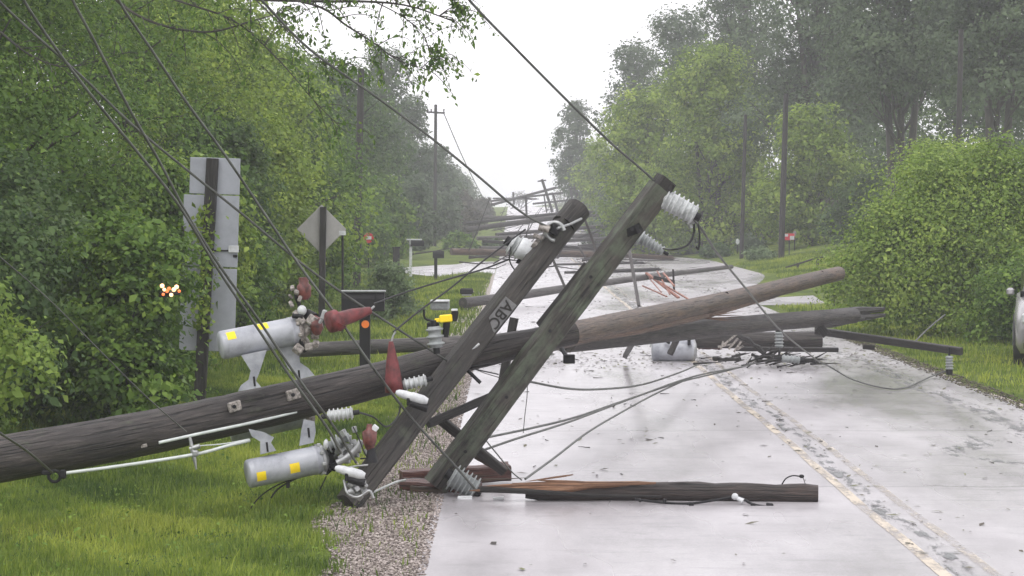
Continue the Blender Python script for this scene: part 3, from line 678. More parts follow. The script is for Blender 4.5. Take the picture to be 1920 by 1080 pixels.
# ------------------------------------------------------------------ the near leaning pole and what hangs on it
pA = [P(-672, 1005, 19.3), P(-300, 932, 20.0), P(-60, 872, 20.45), P(0, 861, 20.6), P(222, 822, 21.05), P(400, 785, 21.45), P(550, 751, 21.75), P(718, 710, 22.15), P(870, 668, 22.45), P(1000, 640, 22.8), P(1075, 624, 23.0)]
rA = [.185, .183, .182, .181, .18, .169, .163, .146, .136, .112, .1]
r = thing('fallen_utility_pole', 'thick dark pole lying at a slant from the left edge to the crossed timbers', 'utility pole', (pA[0].x, pA[0].y, 0))
b = MB(); q = smooth(pA, 6); rr = [rA[min(len(rA)-1, i // 6)] + (rA[min(len(rA)-1, i//6+1)] - rA[min(len(rA)-1, i//6)]) * (i % 6) / 6 for i in range(len(q))]
b.sweep(q, rr, n=22, jit=.035, seed=4); b.build('shaft', W_POLE, r)
for (x, y, Y, s) in ((440, 762, 21.34, 24), (550, 740, 21.57, 25)):
    c = P(x, y, Y); b = MB(); R = Matrix.Rotation(.42, 3, 'Z') @ Matrix.Rotation(-.24, 3, 'Y')
    b.box(c, M(s*1.08, Y), .03, M(s*.8, Y), R, .008); pl = b.build('square_washer', DIRTY, r)
    b = MB(); b.sweep([c + Vector((0, .02, 0)), c + Vector((0, -.035, 0))], .017, n=6, flat=True); b.build('bolt', BLACKM, pl)
b = MB(); b.sweep(smooth([P(298, 830, 21.02), P(380, 812, 21.2), P(470, 793, 21.42), P(556, 772, 21.62)], 5), .013, n=8); b.build('ground_conduit', TUBEW, r)
b = MB(); b.box(P(270, 836, 20.98), .05, .02, .028, Matrix.Rotation(-.2, 3, 'Y'), .004); b.build('staple', DIRTY, r)
for (x0, y0, x1, y1, Y) in ((140, 780, 168, 740, 19.4),):
    pass

r = thing('strain_rod', 'pale fibreglass strain rod with clevis ends below the slanting pole on the left', 'strain rod', tuple(P(112, 890, 20.6)))
b = MB(); b.sweep(smooth([P(116, 888, 20.6), P(230, 873, 20.8), P(365, 852, 21.05), P(430, 835, 21.15), P(468, 826, 21.25)], 5), .0135, n=8); b.build('rod', TUBEW, r)
b = MB(); b.ring(P(102, 893, 20.6), (0, 1, .2), .045, .013); b.box(P(118, 889, 20.6), .05, .04, .07, None, .01); b.box(P(88, 886, 20.6), .08, .05, .035, None, .008); b.build('clevis', BLACKM, r)
b = MB(); b.box(P(366, 850, 21.05), .05, .05, .05, None, .01); b.sweep([P(356, 820, 21.05), P(362, 848, 21.05), P(368, 880, 21.05)], [.012, .02, .008], n=8); b.sweep([P(375, 836, 21.05), P(356, 842, 21.05)], .02, n=8); b.build('clamp', METAL, r)
wire('thin pale tail cable running beside the strain rod toward the lower transformer', [(372, 836, 21.05), (420, 832, 21.15), (468, 823, 21.25)], .005, TUBEW, name='cable', cat='cable')

def plate(b, pg, Y, th):
    n = len(pg); V = [P(x, y, Y - th) for x, y in pg] + [P(x, y, Y + th) for x, y in pg]
    b.add(V, [tuple(range(n)), tuple(range(2*n-1, n-1, -1))] + [(i, (i+1) % n, n + (i+1) % n, n + i) for i in range(n)], None, True)
def transformer(label, a, bq, Y0, Y1, rpx, stickers, brackets, seed, lid='lid', cat='transformer'):
    p0, p1 = P(*a, Y0), P(*bq, Y1); d = dirv(p0, p1); R = M(rpx, Y0); toc = (Vector((0, -1, 0)) - d * d.dot(Vector((0, -1, 0)))).normalized()
    r = thing('transformer', label, cat, (p0.x, p0.y, min(p0.z, p1.z)), 'pole transformers')
    b = MB(); b.lathe(p0, p1, [(0, R*.15), (0.0, R*.9), (.012, R*.97), (.03, R), (.06, R), (.065, R*1.015), (.075, R*1.015), (.08, R), (.5, R), (.9, R), (.905, R*1.03), (.935, R*1.03), (.94, R), (1, R)], n=32); b.build('tank', TANK, r)
    b = MB(); L = (p1-p0).length
    b.lathe(p1, p1 + d*.06, [(0, R*1.08), (.3, R*1.08), (.5, R*.98), (1, R*.6)], n=32)
    up = d.cross(Vector((0, 1, 0))).normalized(); up = up if up.z > 0 else -up
    for k in range(8):
        an = k * .785 + .3; c = p1 + (up*math.cos(an) + toc*math.sin(an)) * R * 1.05
        b.box(c, .035, .03, .03, None, .006)
    b.build(lid, DIRTY if seed % 2 else METAL, r)
    for (t_, an, s) in stickers:
        c0 = p0 + d*L*t_; V = []; K = 6; hw = M(s, Y0)/2
        for side in (-1, 1):
            for k in range(K + 1):
                aa = an + (k/K - .5) * (M(s, Y0)/R); V.append(c0 + d*hw*side + (up*math.cos(aa) + toc*math.sin(aa)) * (R*1.012))
        b = MB(); b.add(V, [(k, k+1, K+2+k, K+1+k) for k in range(K)]); b.build('yellow_sticker', YELLOW, r)
    for (pg, Yb, bolt) in brackets:
        b = MB(); plate(b, pg, Yb, .04); br = b.build('bracket', TANK, r)
        b = MB(); b.sweep([P(bolt[0], bolt[1] - 6, Yb - .04), P(bolt[0] + 2, bolt[1] + 12, Yb - .04)], .009, n=6); b.build('bolt', BLACKM, br)
    return r, d, up
t1, d1, u1 = transformer('pale grey transformer standing above the slanting pole, red bushings at its right end', (413, 648), (556, 620), 21.4, 21.6, 27,
    [(.13, .95, 17), (.56, .62, 19)], [([(452, 666), (500, 656), (486, 700), (480, 714), (490, 726), (446, 734), (452, 722), (466, 712), (470, 695)], 21.4, (476, 712)), ([(518, 648), (556, 636), (563, 680), (578, 690), (590, 704), (556, 712), (550, 700), (540, 690)], 21.62, (560, 700))], 1)
t2, d2, u2 = transformer('pale grey transformer hanging below the slanting pole above the grass', (464, 889), (600, 861), 21.2, 21.4, 27,
    [(.14, 1.85, 18), (.6, 1.75, 19)], [([(488, 852), (518, 845), (508, 830), (514, 820), (494, 810), (466, 804), (472, 818), (488, 828)], 21.25, (500, 835)), ([(561, 836), (588, 830), (592, 810), (590, 790), (570, 786), (565, 806)], 21.4, (578, 808))], 2)
t3, d3, u3 = transformer('dark shaded transformer tucked behind the underside of the slanting pole', (430, 806), (575, 776), 22.0, 22.1, 24, [], [], 3)

# upper transformer top gear
def part(b, name, mat, parent): return b.build(name, mat, parent)
Yu = 21.6
b = MB(); pr = random.Random(8)
for (x, y, s) in ((557, 602, 10), (566, 618, 14), (560, 640, 15), (572, 650, 10), (552, 655, 12), (578, 600, 12), (548, 588, 8), (546, 570, 7), (556, 548, 9), (548, 540, 8), (562, 560, 7), (545, 556, 5), (583, 628, 10), (585, 645, 8)):
    b.box(P(x + (7 if y > 585 else 0), y, Yu - .06 + pr.uniform(-.05, .04)), M(s*(1.5 if y > 585 else 1), Yu), .06, M(s*(1.35 if y > 585 else .9), Yu), Matrix.Rotation(pr.uniform(-1, 1), 3, 'Y') @ Matrix.Rotation(pr.uniform(-1, 1), 3, 'X'), .008)
part(b, 'terminal_hardware', DIRTY, t1)
b = MB(); b.sweep(smooth([P(560, 600, Yu), P(562, 575, Yu), P(555, 555, Yu), P(560, 538, Yu)], 4), .016, n=8)
b.sweep([P(575, 590, Yu), P(590, 598, Yu-.05)], .05, n=12); b.sweep([P(548, 592, Yu-.1), P(568, 594, Yu-.1)], .02, n=8); b.sweep([P(572, 660, Yu-.05), P(560, 630, Yu-.08)], .016, n=6)
part(b, 'dark_terminal', BLACKM, t1)
b = MB(); b.ball(P(566, 582, Yu-.08), M(9, Yu), 1, 1, 1.1); part(b, 'white_cap', WHITEP, t1)
b = MB(); b.lathe(P(571, 562, Yu), P(569, 520, Yu), [(0, .03), (.15, .055), (.6, .06), (.72, .04), (1, .042)], n=16); part(b, 'upper_bushing_cap', RUSTRED, t1)
b = MB(); b.lathe(P(583, 612, Yu-.05), P(604, 606, Yu-.05), [(0, .06), (.2, .085), (.6, .085), (.8, .06), (1, .045)], n=20); part(b, 'bushing_cap', RUSTRED, t1)
b = MB(); b.sweep(smooth([P(598, 606, Yu-.1), P(606, 595, Yu-.1), P(610, 588, Yu-.1)], 3), .014, n=8); b.box(P(607, 590, Yu-.12), .04, .03, .08, Matrix.Rotation(.3, 3, 'Y'), .008); part(b, 'clamp', METAL, t1)
rc = thing('arrester_cover', 'long dark red tapered cover lying level beside the black mailbox', 'arrester cover', tuple(P(655, 600, 21.1)))
b = MB(); b.lathe(P(616, 605, 21.0), P(694, 582, 21.2), [(0, .045), (.02, .085), (.2, .088), (.22, .062), (.6, .055), (1, .03)], n=20); part(b, 'red_cover', MAROON, rc)
b = MB(); b.sweep([P(638, 606, 21.0), P(632, 618, 21.0)], [.06, .035], n=14); part(b, 'flange', MAROON, rc)
b = MB(); b.sweep([P(692, 583, 21.2), P(702, 574, 21.2)], .01, n=6); part(b, 'lug', METAL, rc)
rc = thing('arrester_cover', 'upright dark red tapered cover standing in front of the slanting pole', 'arrester cover', tuple(P(738, 735, 21.8)))
b = MB(); b.lathe(P(739, 737, 21.75), P(733, 640, 21.75), [(0, .03), (.02, .075), (.25, .07), (.6, .05), (.95, .022), (1, .018)], n=20); part(b, 'red_cover', MAROON, rc)
b = MB(); b.sweep(smooth([P(734, 643, 21.75), P(737, 630, 21.75), P(742, 622, 21.75)], 3), .009, n=6); part(b, 'lug', METAL, rc)

# lower transformer top gear
Yl = 21.4
b = MB(); pr = random.Random(9)
for (x, y, s) in ((612, 862, 24), (622, 845, 18), (628, 872, 20), (615, 880, 16), (640, 860, 14)):
    b.box(P(x, y, Yl + pr.uniform(-.05, .05)), M(s, Yl), .09, M(s*.9, Yl), Matrix.Rotation(pr.uniform(-.8, .8), 3, 'Y') @ Matrix.Rotation(pr.uniform(-1, 1), 3, 'Z'), .01)
b.sweep(smooth([P(600, 880, Yl), P(570, 893, Yl), P(530, 905, Yl), P(495, 925, Yl), P(472, 950, Yl), P(461, 976, Yl)], 4), .006, n=6)
b.sweep(smooth([P(585, 885, Yl), P(545, 902, Yl), P(520, 918, Yl), P(508, 934, Yl)], 4), .008, n=6)
b.box(P(540, 908, Yl), .03, .03, .06, None, .006); b.sweep([P(612, 893, Yl), P(600, 918, Yl)], .006, n=6)
part(b, 'cover_gear', BLACKM, t2)
b = MB(); pr = random.Random(10)
for i in range(34):
    x, y = pr.gauss(652, 18), pr.gauss(845, 16); Yq = Yl + pr.uniform(-.08, .12); s = pr.uniform(5, 14)
    b.box(P(x, y, Yq), M(s, Yl), M(s*.6, Yl), M(s*1.2, Yl), Matrix.Rotation(pr.uniform(-2, 2), 3, 'Y') @ Matrix.Rotation(pr.uniform(-2, 2), 3, 'X'), .004)
b.sweep(smooth([P(632, 868, Yl-.1), P(650, 858, Yl-.1), P(668, 842, Yl-.1), P(678, 826, Yl-.1)], 4), .028, n=10)
b.sweep(smooth([P(640, 880, Yl-.1), P(660, 875, Yl-.1), P(690, 872, Yl-.1)], 4), .008, n=6); part(b, 'terminal_hardware', METAL, t2)
b = MB(); insulator(b, P(612, 838, Yl-.05), P(656, 818, Yl-.05), .062, 5, .5); part(b, 'bushing', GREYP, t2)
b = MB(); b.ball(P(611, 833, Yl-.12), .03, .7, 1, 1.3); part(b, 'white_cap', WHITEP, t2)

def ins_thing(label, p0, p1, Y, rpx, n, mat, taper=1.0, ends=True, cat='insulator', Y1=None, group='insulators on the near broken poles', core=.72):
    Y1 = Y1 or Y; a, c = P(*p0, Y), P(*p1, Y1); d = dirv(a, c)
    r = thing('insulator', label, cat, tuple(a), group)
    b = MB(); insulator(b, a, c, M(rpx, Y), n, core, taper); part(b, 'sheds', mat, r)
    if ends:
        b = MB(); b.sweep([a - d*.05, a + d*.01], M(rpx, Y)*.38, n=10); b.sweep([c - d*.01, c + d*.05], M(rpx, Y)*.38*taper, n=10); part(b, 'end_fitting', BLACKM, r)
    return r
ins_thing('white ribbed insulator just right of the upright red cover', (756, 722), (800, 712), 21.8, 12, 5, WHITEM)
ins_thing('white ribbed insulator under the slanting pole above the lower transformer', (614, 780), (662, 774), 20.9, 13, 6, WHITEM)
b_ = ins_thing('grey ribbed upright insulator beneath the yellow tagged connector', (818, 652), (814, 612), 21.9, 17, 3, GREYP)
ins_thing('long white ribbed insulator near the top of the right leaning crossarm', (1242, 371), (1303, 404), 22.75, 24, 7, WHITEM, .88, core=.78)
i2 = ins_thing('small dark grey ribbed insulator behind the right leaning crossarm', (1198, 444), (1244, 472), 23.6, 15, 7, GREYP, .6)
ins_thing('grey ribbed insulator at the foot of the right leaning crossarm, resting on the road', (846, 892), (892, 920), 22.2, 27, 6, GREYP, .95, core=.7)
i4 = ins_thing('fat white ribbed insulator on the left leaning crossarm below the ring fitting', (957, 455), (980, 470), 23.0, 24, 3, WHITEM, 1.0, core=.75)
b = MB(); b.lathe(P(972, 462, 22.85), P(1014, 486, 22.85), [(0, .085), (.15, .1), (.3, .088), (.45, .09), (.6, .07), (.8, .055), (1, .03)], n=20); part(b, 'white_cap', WHITEP, i4)
b = MB(); b.sweep([P(975, 478, 23), P(1000, 492, 23)], [.08, .05], n=12); part(b, 'dark_base', BLACKM, i4)

def bell(label, p0, p1, Y):
    r = thing('arrester', label, 'arrester', tuple(P(*p0, Y)), 'white flat arresters on the left leaning crossarm')
    a, c = P(*p0, Y), P(*p1, Y); d = dirv(a, c)
    b = MB(); b.lathe(a, c, [(0, .012), (.08, .028), (.3, .036), (.45, .034), (.52, .041), (.85, .04), (1, .026)], n=16); part(b, 'white_body', WHITEP, r)
    b = MB(); q = Vector((0, 0, -.055)); b.sweep([a.lerp(c, .45) + q, c + q], [.03, .035], n=10); b.box(a.lerp(c, .4) + q*.6, .03, .06, .09, None, .006); part(b, 'dark_bracket', BLACKM, r)
    return r
bell('white flat arrester at the foot of the upright red cover', (742, 735), (802, 753), 21.6)
rb_ = bell('white flat arrester low on the left leaning crossarm near the grass', (628, 877), (684, 893), 20.9)
b = MB(); pr = random.Random(14)
for i in range(16):
    b.box(P(pr.gauss(672, 10), pr.gauss(912, 10), 20.95 + pr.uniform(-.05, .05)), .05, .04, .05, Matrix.Rotation(pr.uniform(-1, 1), 3, 'Y') @ Matrix.Rotation(pr.uniform(-1, 1), 3, 'X'), .008)
b.sweep(smooth([P(645, 900, 20.95), P(652, 925, 20.9), P(672, 932, 20.9), P(692, 920, 20.9), P(700, 934, 20.9)], 4), .012, n=7)
part(b, 'clamp_chain', METAL, rb_)
def cutout(label, x, y, Y, s=1.0):
    r = thing('fuse_holder', label, 'fuse holder', tuple(P(x, y + 40*s, Y)))
    b = MB(); b.lathe(P(x, y+30*s, Y), P(x, y-20*s, Y), [(0, .02), (.1, .035), (.35, .055), (.7, .06), (.8, .03), (1, .02)], n=14); part(b, 'brown_body', RUSTRED, r)
    b = MB(); b.sweep([P(x+3, y+25*s, Y), P(x+4, y+52*s, Y)], [.03, .05], n=8); b.sweep([P(x-18, y+45*s, Y), P(x, y+44*s, Y)], .007, n=5); part(b, 'dark_base', BLACKM, r)
    b = MB(); b.box(P(x+10, y-12*s, Y), .05, .04, .05, Matrix.Rotation(.7, 3, 'Y'), .006); part(b, 'lug', WHITEP, r)
cutout('brown fuse holder between the white ribbed insulator and the left leaning crossarm', 693, 815, 21.0)

# ring fittings
def ringfit(label, x, y, Y, R):
    r = thing('ring_fitting', label, 'ring fitting', tuple(P(x, y, Y)), 'ring fittings on the left leaning crossarm')
    b = MB(); b.ring(P(x, y, Y), (0.25, 1, .1), M(R, Y), .018, arc=.72, start=2.4); part(b, 'ring', METAL, r)
    b = MB(); b.box(P(x, y-3, Y), M(R*1.1, Y), .08, M(R*1.2, Y), Matrix.Rotation(.5, 3, 'Y'), .01); b.sweep([P(x-22, y-5, Y), P(x-4, y, Y)], .022, n=8)
    b.sweep([P(x-6, y-14, Y-.03), P(x+4, y+6, Y-.03)], .016, n=7); part(b, 'clamp', BLACKM, r)
    return r
r1_ = ringfit('ring fitting near the top of the left leaning crossarm holding the long overhead cable', 1041, 434, 22.75, 17)
b = MB(); b.sweep([P(1045, 428, 22.7), P(1070, 420, 22.8), P(1090, 410, 22.95)], .012, n=6); part(b, 'link_rod', METAL, r1_)
b = MB(); b.sweep([P(1010, 425, 22.7), P(1030, 430, 22.7)], .035, n=10); b.sweep([P(1018, 448, 22.75), P(1000, 440, 22.75)], .02, n=8); b.sweep([P(1000, 455, 22.8), P(1020, 470, 22.8)], [.05, .03], n=8); part(b, 'dead_end_clamp', DIRTY, r1_)
r2_ = ringfit('ring fitting where the left leaning crossarm meets the slanting pole', 857, 684, 22.15, 16)
b = MB(); b.sweep([P(862, 672, 22.1), P(898, 645, 22.2)], .013, n=6); part(b, 'link_rod', METAL, r2_)
b = MB(); b.sweep([P(880, 688, 22.2), P(920, 682, 22.2)], .012, n=6); b.sweep([P(874, 692, 22.2), P(901, 718, 22.2)], .017, n=6); b.sweep([P(880, 690, 22.2), P(935, 702, 22.2)], .006, n=6); part(b, 'bolt_arms', BLACKM, r2_)

# the two leaning crossarms
ca = thing('leaning_crossarm', 'left of the two leaning crossarms, ending above a round grey sky gap and carrying a lettered plate', 'crossarm', tuple(P(650, 945, 21.35)), 'leaning crossarms over the slanting pole')
ca['label'] = 'left of the two leaning crossarms, carrying a small grey lettered plate'
b = MB(); b.beam(P(652, 944, 21.35), P(1078, 398, 23.05), .185, .15, roll=.35, segs=14, seed=3, jit=.05); part(b, 'beam', W_ARMD, ca)
b = MB(); b.sweep([P(1056, 424, 22.97), P(1084, 392, 23.1)], [.112, .115], n=18, jit=.05, seed=3); part(b, 'worn_tip', W_DARK, ca)
# lettered plate
dT = (P(905, 622, 22.25) - P(955, 560, 22.25)).normalized()
cpl = P(938, 590, 22.3); nrm = Vector((0, -1, 0)); bx = dT; by = nrm.cross(bx).normalized()
nrm2 = (nrm + by * -.0).normalized()
Rm = Matrix((bx, by, nrm2)).transposed()
b = MB(); b.box(cpl, M(66, 22.3), M(27, 22.3), .012, Rm, .002); pl = part(b, 'letter_plate', PLATE, ca)
fc = bpy.data.curves.new('lettering', 'FONT'); fc.body = 'ABC'; fc.size = M(30, 22.3); fc.align_x = 'CENTER'; fc.align_y = 'CENTER'; fc.extrude = .002; fc.offset = .0015
fo = bpy.data.objects.new('tmp', fc); COL.objects.link(fo); dg = bpy.context.evaluated_depsgraph_get()
tm = bpy.data.meshes.new_from_object(fo.evaluated_get(dg)); bpy.data.objects.remove(fo); tm.materials.clear(); tm.materials.append(W_DARK)
to = bpy.data.objects.new('lettering', tm); COL.objects.link(to); to.parent = pl
M4 = Rm.to_4x4(); M4.translation = cpl + nrm2 * .009 - wloc(pl); to.matrix_local = M4

cb = thing('leaning_crossarm', 'right and longer of the two leaning crossarms, mossy, with its foot on the road timber', 'crossarm', tuple(P(815, 915, 22.45)), 'leaning crossarms over the slanting pole')
b = MB(); b.beam(P(816, 912, 22.45), P(1238, 352, 22.72), .2, .15, roll=.42, segs=16, seed=5, jit=.05); part(b, 'beam', W_ARM, cb)
b = MB(); b.beam(P(1225, 372, 22.71), P(1250, 336, 22.73), .16, .14, roll=.42, segs=3, seed=6, jit=.1); b.box(P(1258, 352, 22.7), .05, .06, .08, Matrix.Rotation(.5, 3, 'Y'), .01)
b.sweep([P(1212, 352, 22.9), P(1224, 362, 22.9)], .012, n=6); b.sweep([P(1168, 405, 22.95), P(1184, 414, 22.95)], .014, n=6); part(b, 'charred_tip', W_DARK, cb)
b = MB(); 
for f in (.905,): b.beam(P(1180, 424, 22.66), P(1186, 438, 22.67), .19, .16, roll=.42, segs=1)
part(b, 'band', BLACKM, cb)
b = MB(); b.beam(P(1102, 498, 22.98), P(1012, 612, 22.9), .06, .1, roll=.4, segs=6, seed=9); part(b, 'backing_strip', W_DARK, cb)
b = MB(); pr = random.Random(2)
for f in (.12, .3, .52, .7, .86):
    c = P(816, 912, 22.45).lerp(P(1238, 352, 22.72), f) + Vector((pr.uniform(-.03, .03), -.115, 0)); b.sweep([c, c + Vector((0, -.02, 0))], .016, n=6, flat=True)
part(b, 'bolt_heads', BLACKM, cb)
# dangling jumper below the long white insulator
wire('black jumper loop hanging from the long white ribbed insulator', [(1302, 412, 22.9), (1300, 440, 22.9), (1288, 460, 22.9), (1262, 468, 22.9), (1244, 466, 23.2)], .009, CABLEB, name='jumper_cable', cat='cable')
wire('short black cable tail hooked below the tip of the long white insulator', [(1308, 415, 22.9), (1312, 440, 22.9), (1310, 466, 22.9), (1305, 462, 22.9)], .009, CABLEB, name='jumper_cable', cat='cable')
b = MB(); b.box(P(1296, 408, 22.9), .1, .08, .09, Matrix.Rotation(.5, 3, 'Y'), .015); b.sweep([P(1290, 415, 22.9), P(1296, 428, 22.9)], .02, n=8)
b.build('clamp', METAL, label='grey cable clamp at the lower tip of the long white insulator', cat='clamp')

# braces and stubs between the crossarms
def timber(label, p0, p1, Y0, Y1, wpx, mat=W_DARK, round_=False, seed=1, cat='timber', name='broken_timber', rough=.08, spl=0, group=None, roll=.3, hpx=None):
    a, c = P(*p0, Y0), P(*p1, Y1); b = MB()
    if round_: b.sweep([a.lerp(c, i/10) for i in range(11)], [M(wpx, Y0)/2, M(wpx, Y1)/2] if round_ is True else round_, n=14, jit=rough, seed=seed)
    else: b.beam(a, c, M(wpx, Y0), M(hpx or wpx*.8, Y0), roll=roll, segs=8, seed=seed, jit=rough)
    if spl: splinters(b, c, c - a, M(wpx, Y1)*.4, 7, spl, seed)
    return b.build(name, mat, label=label, cat=cat, group=group)
timber('short dark stub standing up behind the slanting pole between the two leaning crossarms', (964, 596), (940, 730), 23.9, 23.9, 15, seed=11, name='brace_timber')
timber('dark brace running down left from the right leaning crossarm', (918, 745), (802, 795), 22.9, 22.5, 15, seed=12, name='brace_timber')
timber('dark brace running down right from the left leaning crossarm to the reddish timber', (818, 780), (945, 884), 22.7, 22.9, 17, W_POLE, seed=13, name='brace_timber')
timber('small tan brace end with a white nub above the reddish timber', (893, 852), (948, 884), 22.85, 22.9, 15, W_BROWN, seed=14, name='brace_timber')
bb = thing('hanging_box', 'small black box hanging from a short arm in front of the road', 'box', tuple(P(1067, 682, 23.4)))
b = MB(); b.box(P(1067, 673, 23.4), M(22, 23.4), .08, M(17, 23.4), None, .006); part(b, 'case', BLACKM, bb)
b = MB(); b.sweep([P(1048, 645, 23.6), P(1062, 668, 23.4)], .02, n=8); part(b, 'arm', BLACKM, bb)

# yellow tagged connector and boxes above the slanting pole
yc = thing('tagged_connector', 'dark connector with a yellow tag above the grey upright insulator', 'connector', tuple(P(830, 640, 21.95)))
b = MB(); b.box(P(836, 597, 21.9), M(24, 21.9), .05, M(14, 21.9), Matrix.Rotation(-.08, 3, 'Y'), .008); b.box(P(822, 600, 21.9), M(14, 21.9), .03, M(7, 21.9), Matrix.Rotation(-.15, 3, 'Y'), .004); part(b, 'yellow_tag', YELLOW, yc)
b = MB(); b.box(P(852, 592, 21.95), M(13, 21.9), .06, M(20, 21.9), Matrix.Rotation(.15, 3, 'Y'), .008); b.sweep([P(838, 600, 21.95), P(835, 632, 21.95)], [.03, .026], n=8)
b.sweep(smooth([P(795, 580, 21.95), P(797, 597, 21.95), P(812, 602, 21.95)], 3), .01, n=6); b.box(P(812, 612, 21.95), .1, .07, .07, None, .01); part(b, 'dark_frame', BLACKM, yc)
b = MB(); b.box(P(852, 581, 21.93), M(12, 21.9), .05, M(4, 21.9), None, .004); part(b, 'lid', WHITEP, yc)
gb = thing('grey_box', 'pale grey open box just above the yellow tagged connector', 'box', tuple(P(825, 590, 30)))
b = MB(); b.box(P(825, 573, 30), M(36, 30), .12, M(17, 30), None, .02); part(b, 'shell', GREYP, gb)
b = MB(); b.box(P(825, 564, 29.95), M(36, 30), .13, M(4, 30), None, .006); part(b, 'rim', WHITEP, gb)
db = thing('dark_box', 'small black rounded box on the left end of the fallen pole by the road edge', 'box', tuple(P(875, 552, 62)))
b = MB(); b.box(P(875, 546, 62), M(25, 62), .2, M(11, 62), None, .03); part(b, 'case', BLACKM, db)
b = MB(); b.box(P(875, 553, 62), M(18, 62), .16, M(3, 62), None, .008); part(b, 'foot', METAL, db)

# timber lying on the road in front
lg = thing('fallen_crossarm', 'long dark broken timber lying flat across the near road', 'crossarm', tuple(P(1240, 942, 21.75)))
b = MB(); q = smooth([P(985, 921, 21.9), P(1120, 922, 21.9), P(1250, 922, 21.9), P(1400, 924, 21.85), P(1534, 927, 21.8)], 5)
b.sweep(q, [.06, .072, .078] + [.08 + .005*math.sin(i*1.7) for i in range(len(q)-3)], n=16, jit=.13, seed=21); part(b, 'shaft', W_LOG, lg)
b = MB()
for i, (x0, y0, x1, y1, rr_) in enumerate([(1120, 912, 930, 910, .03), (1180, 908, 900, 912, .026), (1230, 906, 960, 906, .018), (1100, 914, 880, 920, .035), (1075, 890, 985, 903, .008), (1120, 906, 1000, 900, .012)]):
    b.sweep([P(x0, y0, 21.82).lerp(P(x1, y1, 21.82), k/6) for k in range(7)], [rr_*.5, rr_, rr_, rr_*.9, rr_*.8, rr_*.6, rr_*.1], n=7, jit=.25, seed=i, flat=True)
part(b, 'orange_splinters', W_SPLIT, lg)
b = MB(); b.sweep(smooth([P(900, 917, 21.75), P(1000, 922, 21.75), P(1120, 929, 21.75), P(1240, 931, 21.7)], 4), [.028, .01], n=7, jit=.1); part(b, 'dark_sliver', W_DARK, lg)
hw = thing('pole_hardware', 'black strap and brackets strung along the near edge of the road timber', 'hardware', tuple(P(1300, 950, 21.6)))
b = MB(); b.sweep(smooth([P(1190, 936, 21.6), P(1240, 942, 21.6), P(1296, 944, 21.55), P(1350, 936, 21.6), P(1385, 932, 21.6), P(1410, 945, 21.5), P(1440, 950, 21.5)], 4), .011, n=6)
for (x, y, s) in ((1296, 946, 9), (1443, 950, 13), (1412, 948, 9), (1246, 939, 7), (1200, 938, 6)): b.box(P(x, y, 21.5), M(s, 21.5), .05, M(s, 21.5), Matrix.Rotation(.1, 3, 'Y'), .006)
part(b, 'strap', BLACKM, hw)
b = MB(); b.sweep([P(1374, 930, 21.6), P(1394, 940, 21.55)], [.012, .022], n=8); b.ball(P(1378, 931, 21.58), .028); part(b, 'white_lug', WHITEP, hw)
b = MB(); b.sweep(smooth([P(1466, 908, 21.75), P(1474, 897, 21.75), P(1486, 892, 21.75), P(1500, 893, 21.75)], 4), .006, n=6); b.ball(P(1503, 893, 21.75), .022, 1, 1, .7); b.sweep([P(1506, 896, 21.75), P(1510, 908, 21.75)], .003, n=5)
b.build('wire_loop', BLACKM, label='thin black wire loop with a knob on the right end of the road timber', cat='wire')
rk = thing('broken_pole_butt', 'reddish brown broken timber chunk under the foot of the right leaning crossarm', 'broken timber', tuple(P(850, 940, 22.6)))
b = MB()
b.beam(P(752, 898, 23.0), P(955, 886, 23.3), M(30, 23), .12, roll=.1, segs=10, seed=31, jit=.18); b.beam(P(755, 918, 22.7), P(900, 920, 22.5), M(36, 22.6), .15, roll=.2, segs=9, seed=32, jit=.2)
b.beam(P(925, 874, 23.4), P(953, 874, 23.4), M(16, 23), .1, segs=3, seed=33, jit=.2); part(b, 'chunk', W_RED, rk)
b = MB(); b.beam(P(756, 900, 22.85), P(850, 904, 22.7), .035, .06, segs=6, seed=35, jit=.3); b.beam(P(770, 917, 22.5), P(830, 920, 22.4), .05, .04, segs=5, seed=36, jit=.3)
splinters(b, P(860, 900, 22.5), Vector((1, 0, .05)), .04, 8, .5, 5); part(b, 'split_face', W_BROWN, rk)
b = MB(); b.sweep([P(858, 934, 22.0), P(885, 936, 22.0)], [.02, .03], n=8, jit=.3, flat=True); b.build('porcelain_shard', WHITEP, label='larger white shard on the road just left of the grey ribbed insulator foot', cat='shard')
b = MB(); b.sweep([P(925, 936, 21.9), P(945, 934, 21.9)], [.02, .015], n=8, jit=.3, flat=True); b.build('porcelain_shard', WHITEP, label='smaller white shard beside the left end of the long road timber', cat='shard')
b = MB(); b.sweep(smooth([P(695, 925, 21.7), P(740, 905, 22.2), P(760, 900, 22.6)], 4), .01, n=6); b.build('rod', TUBEW, label='thin pale rod between the left leaning crossarm foot and the reddish chunk', cat='rod')

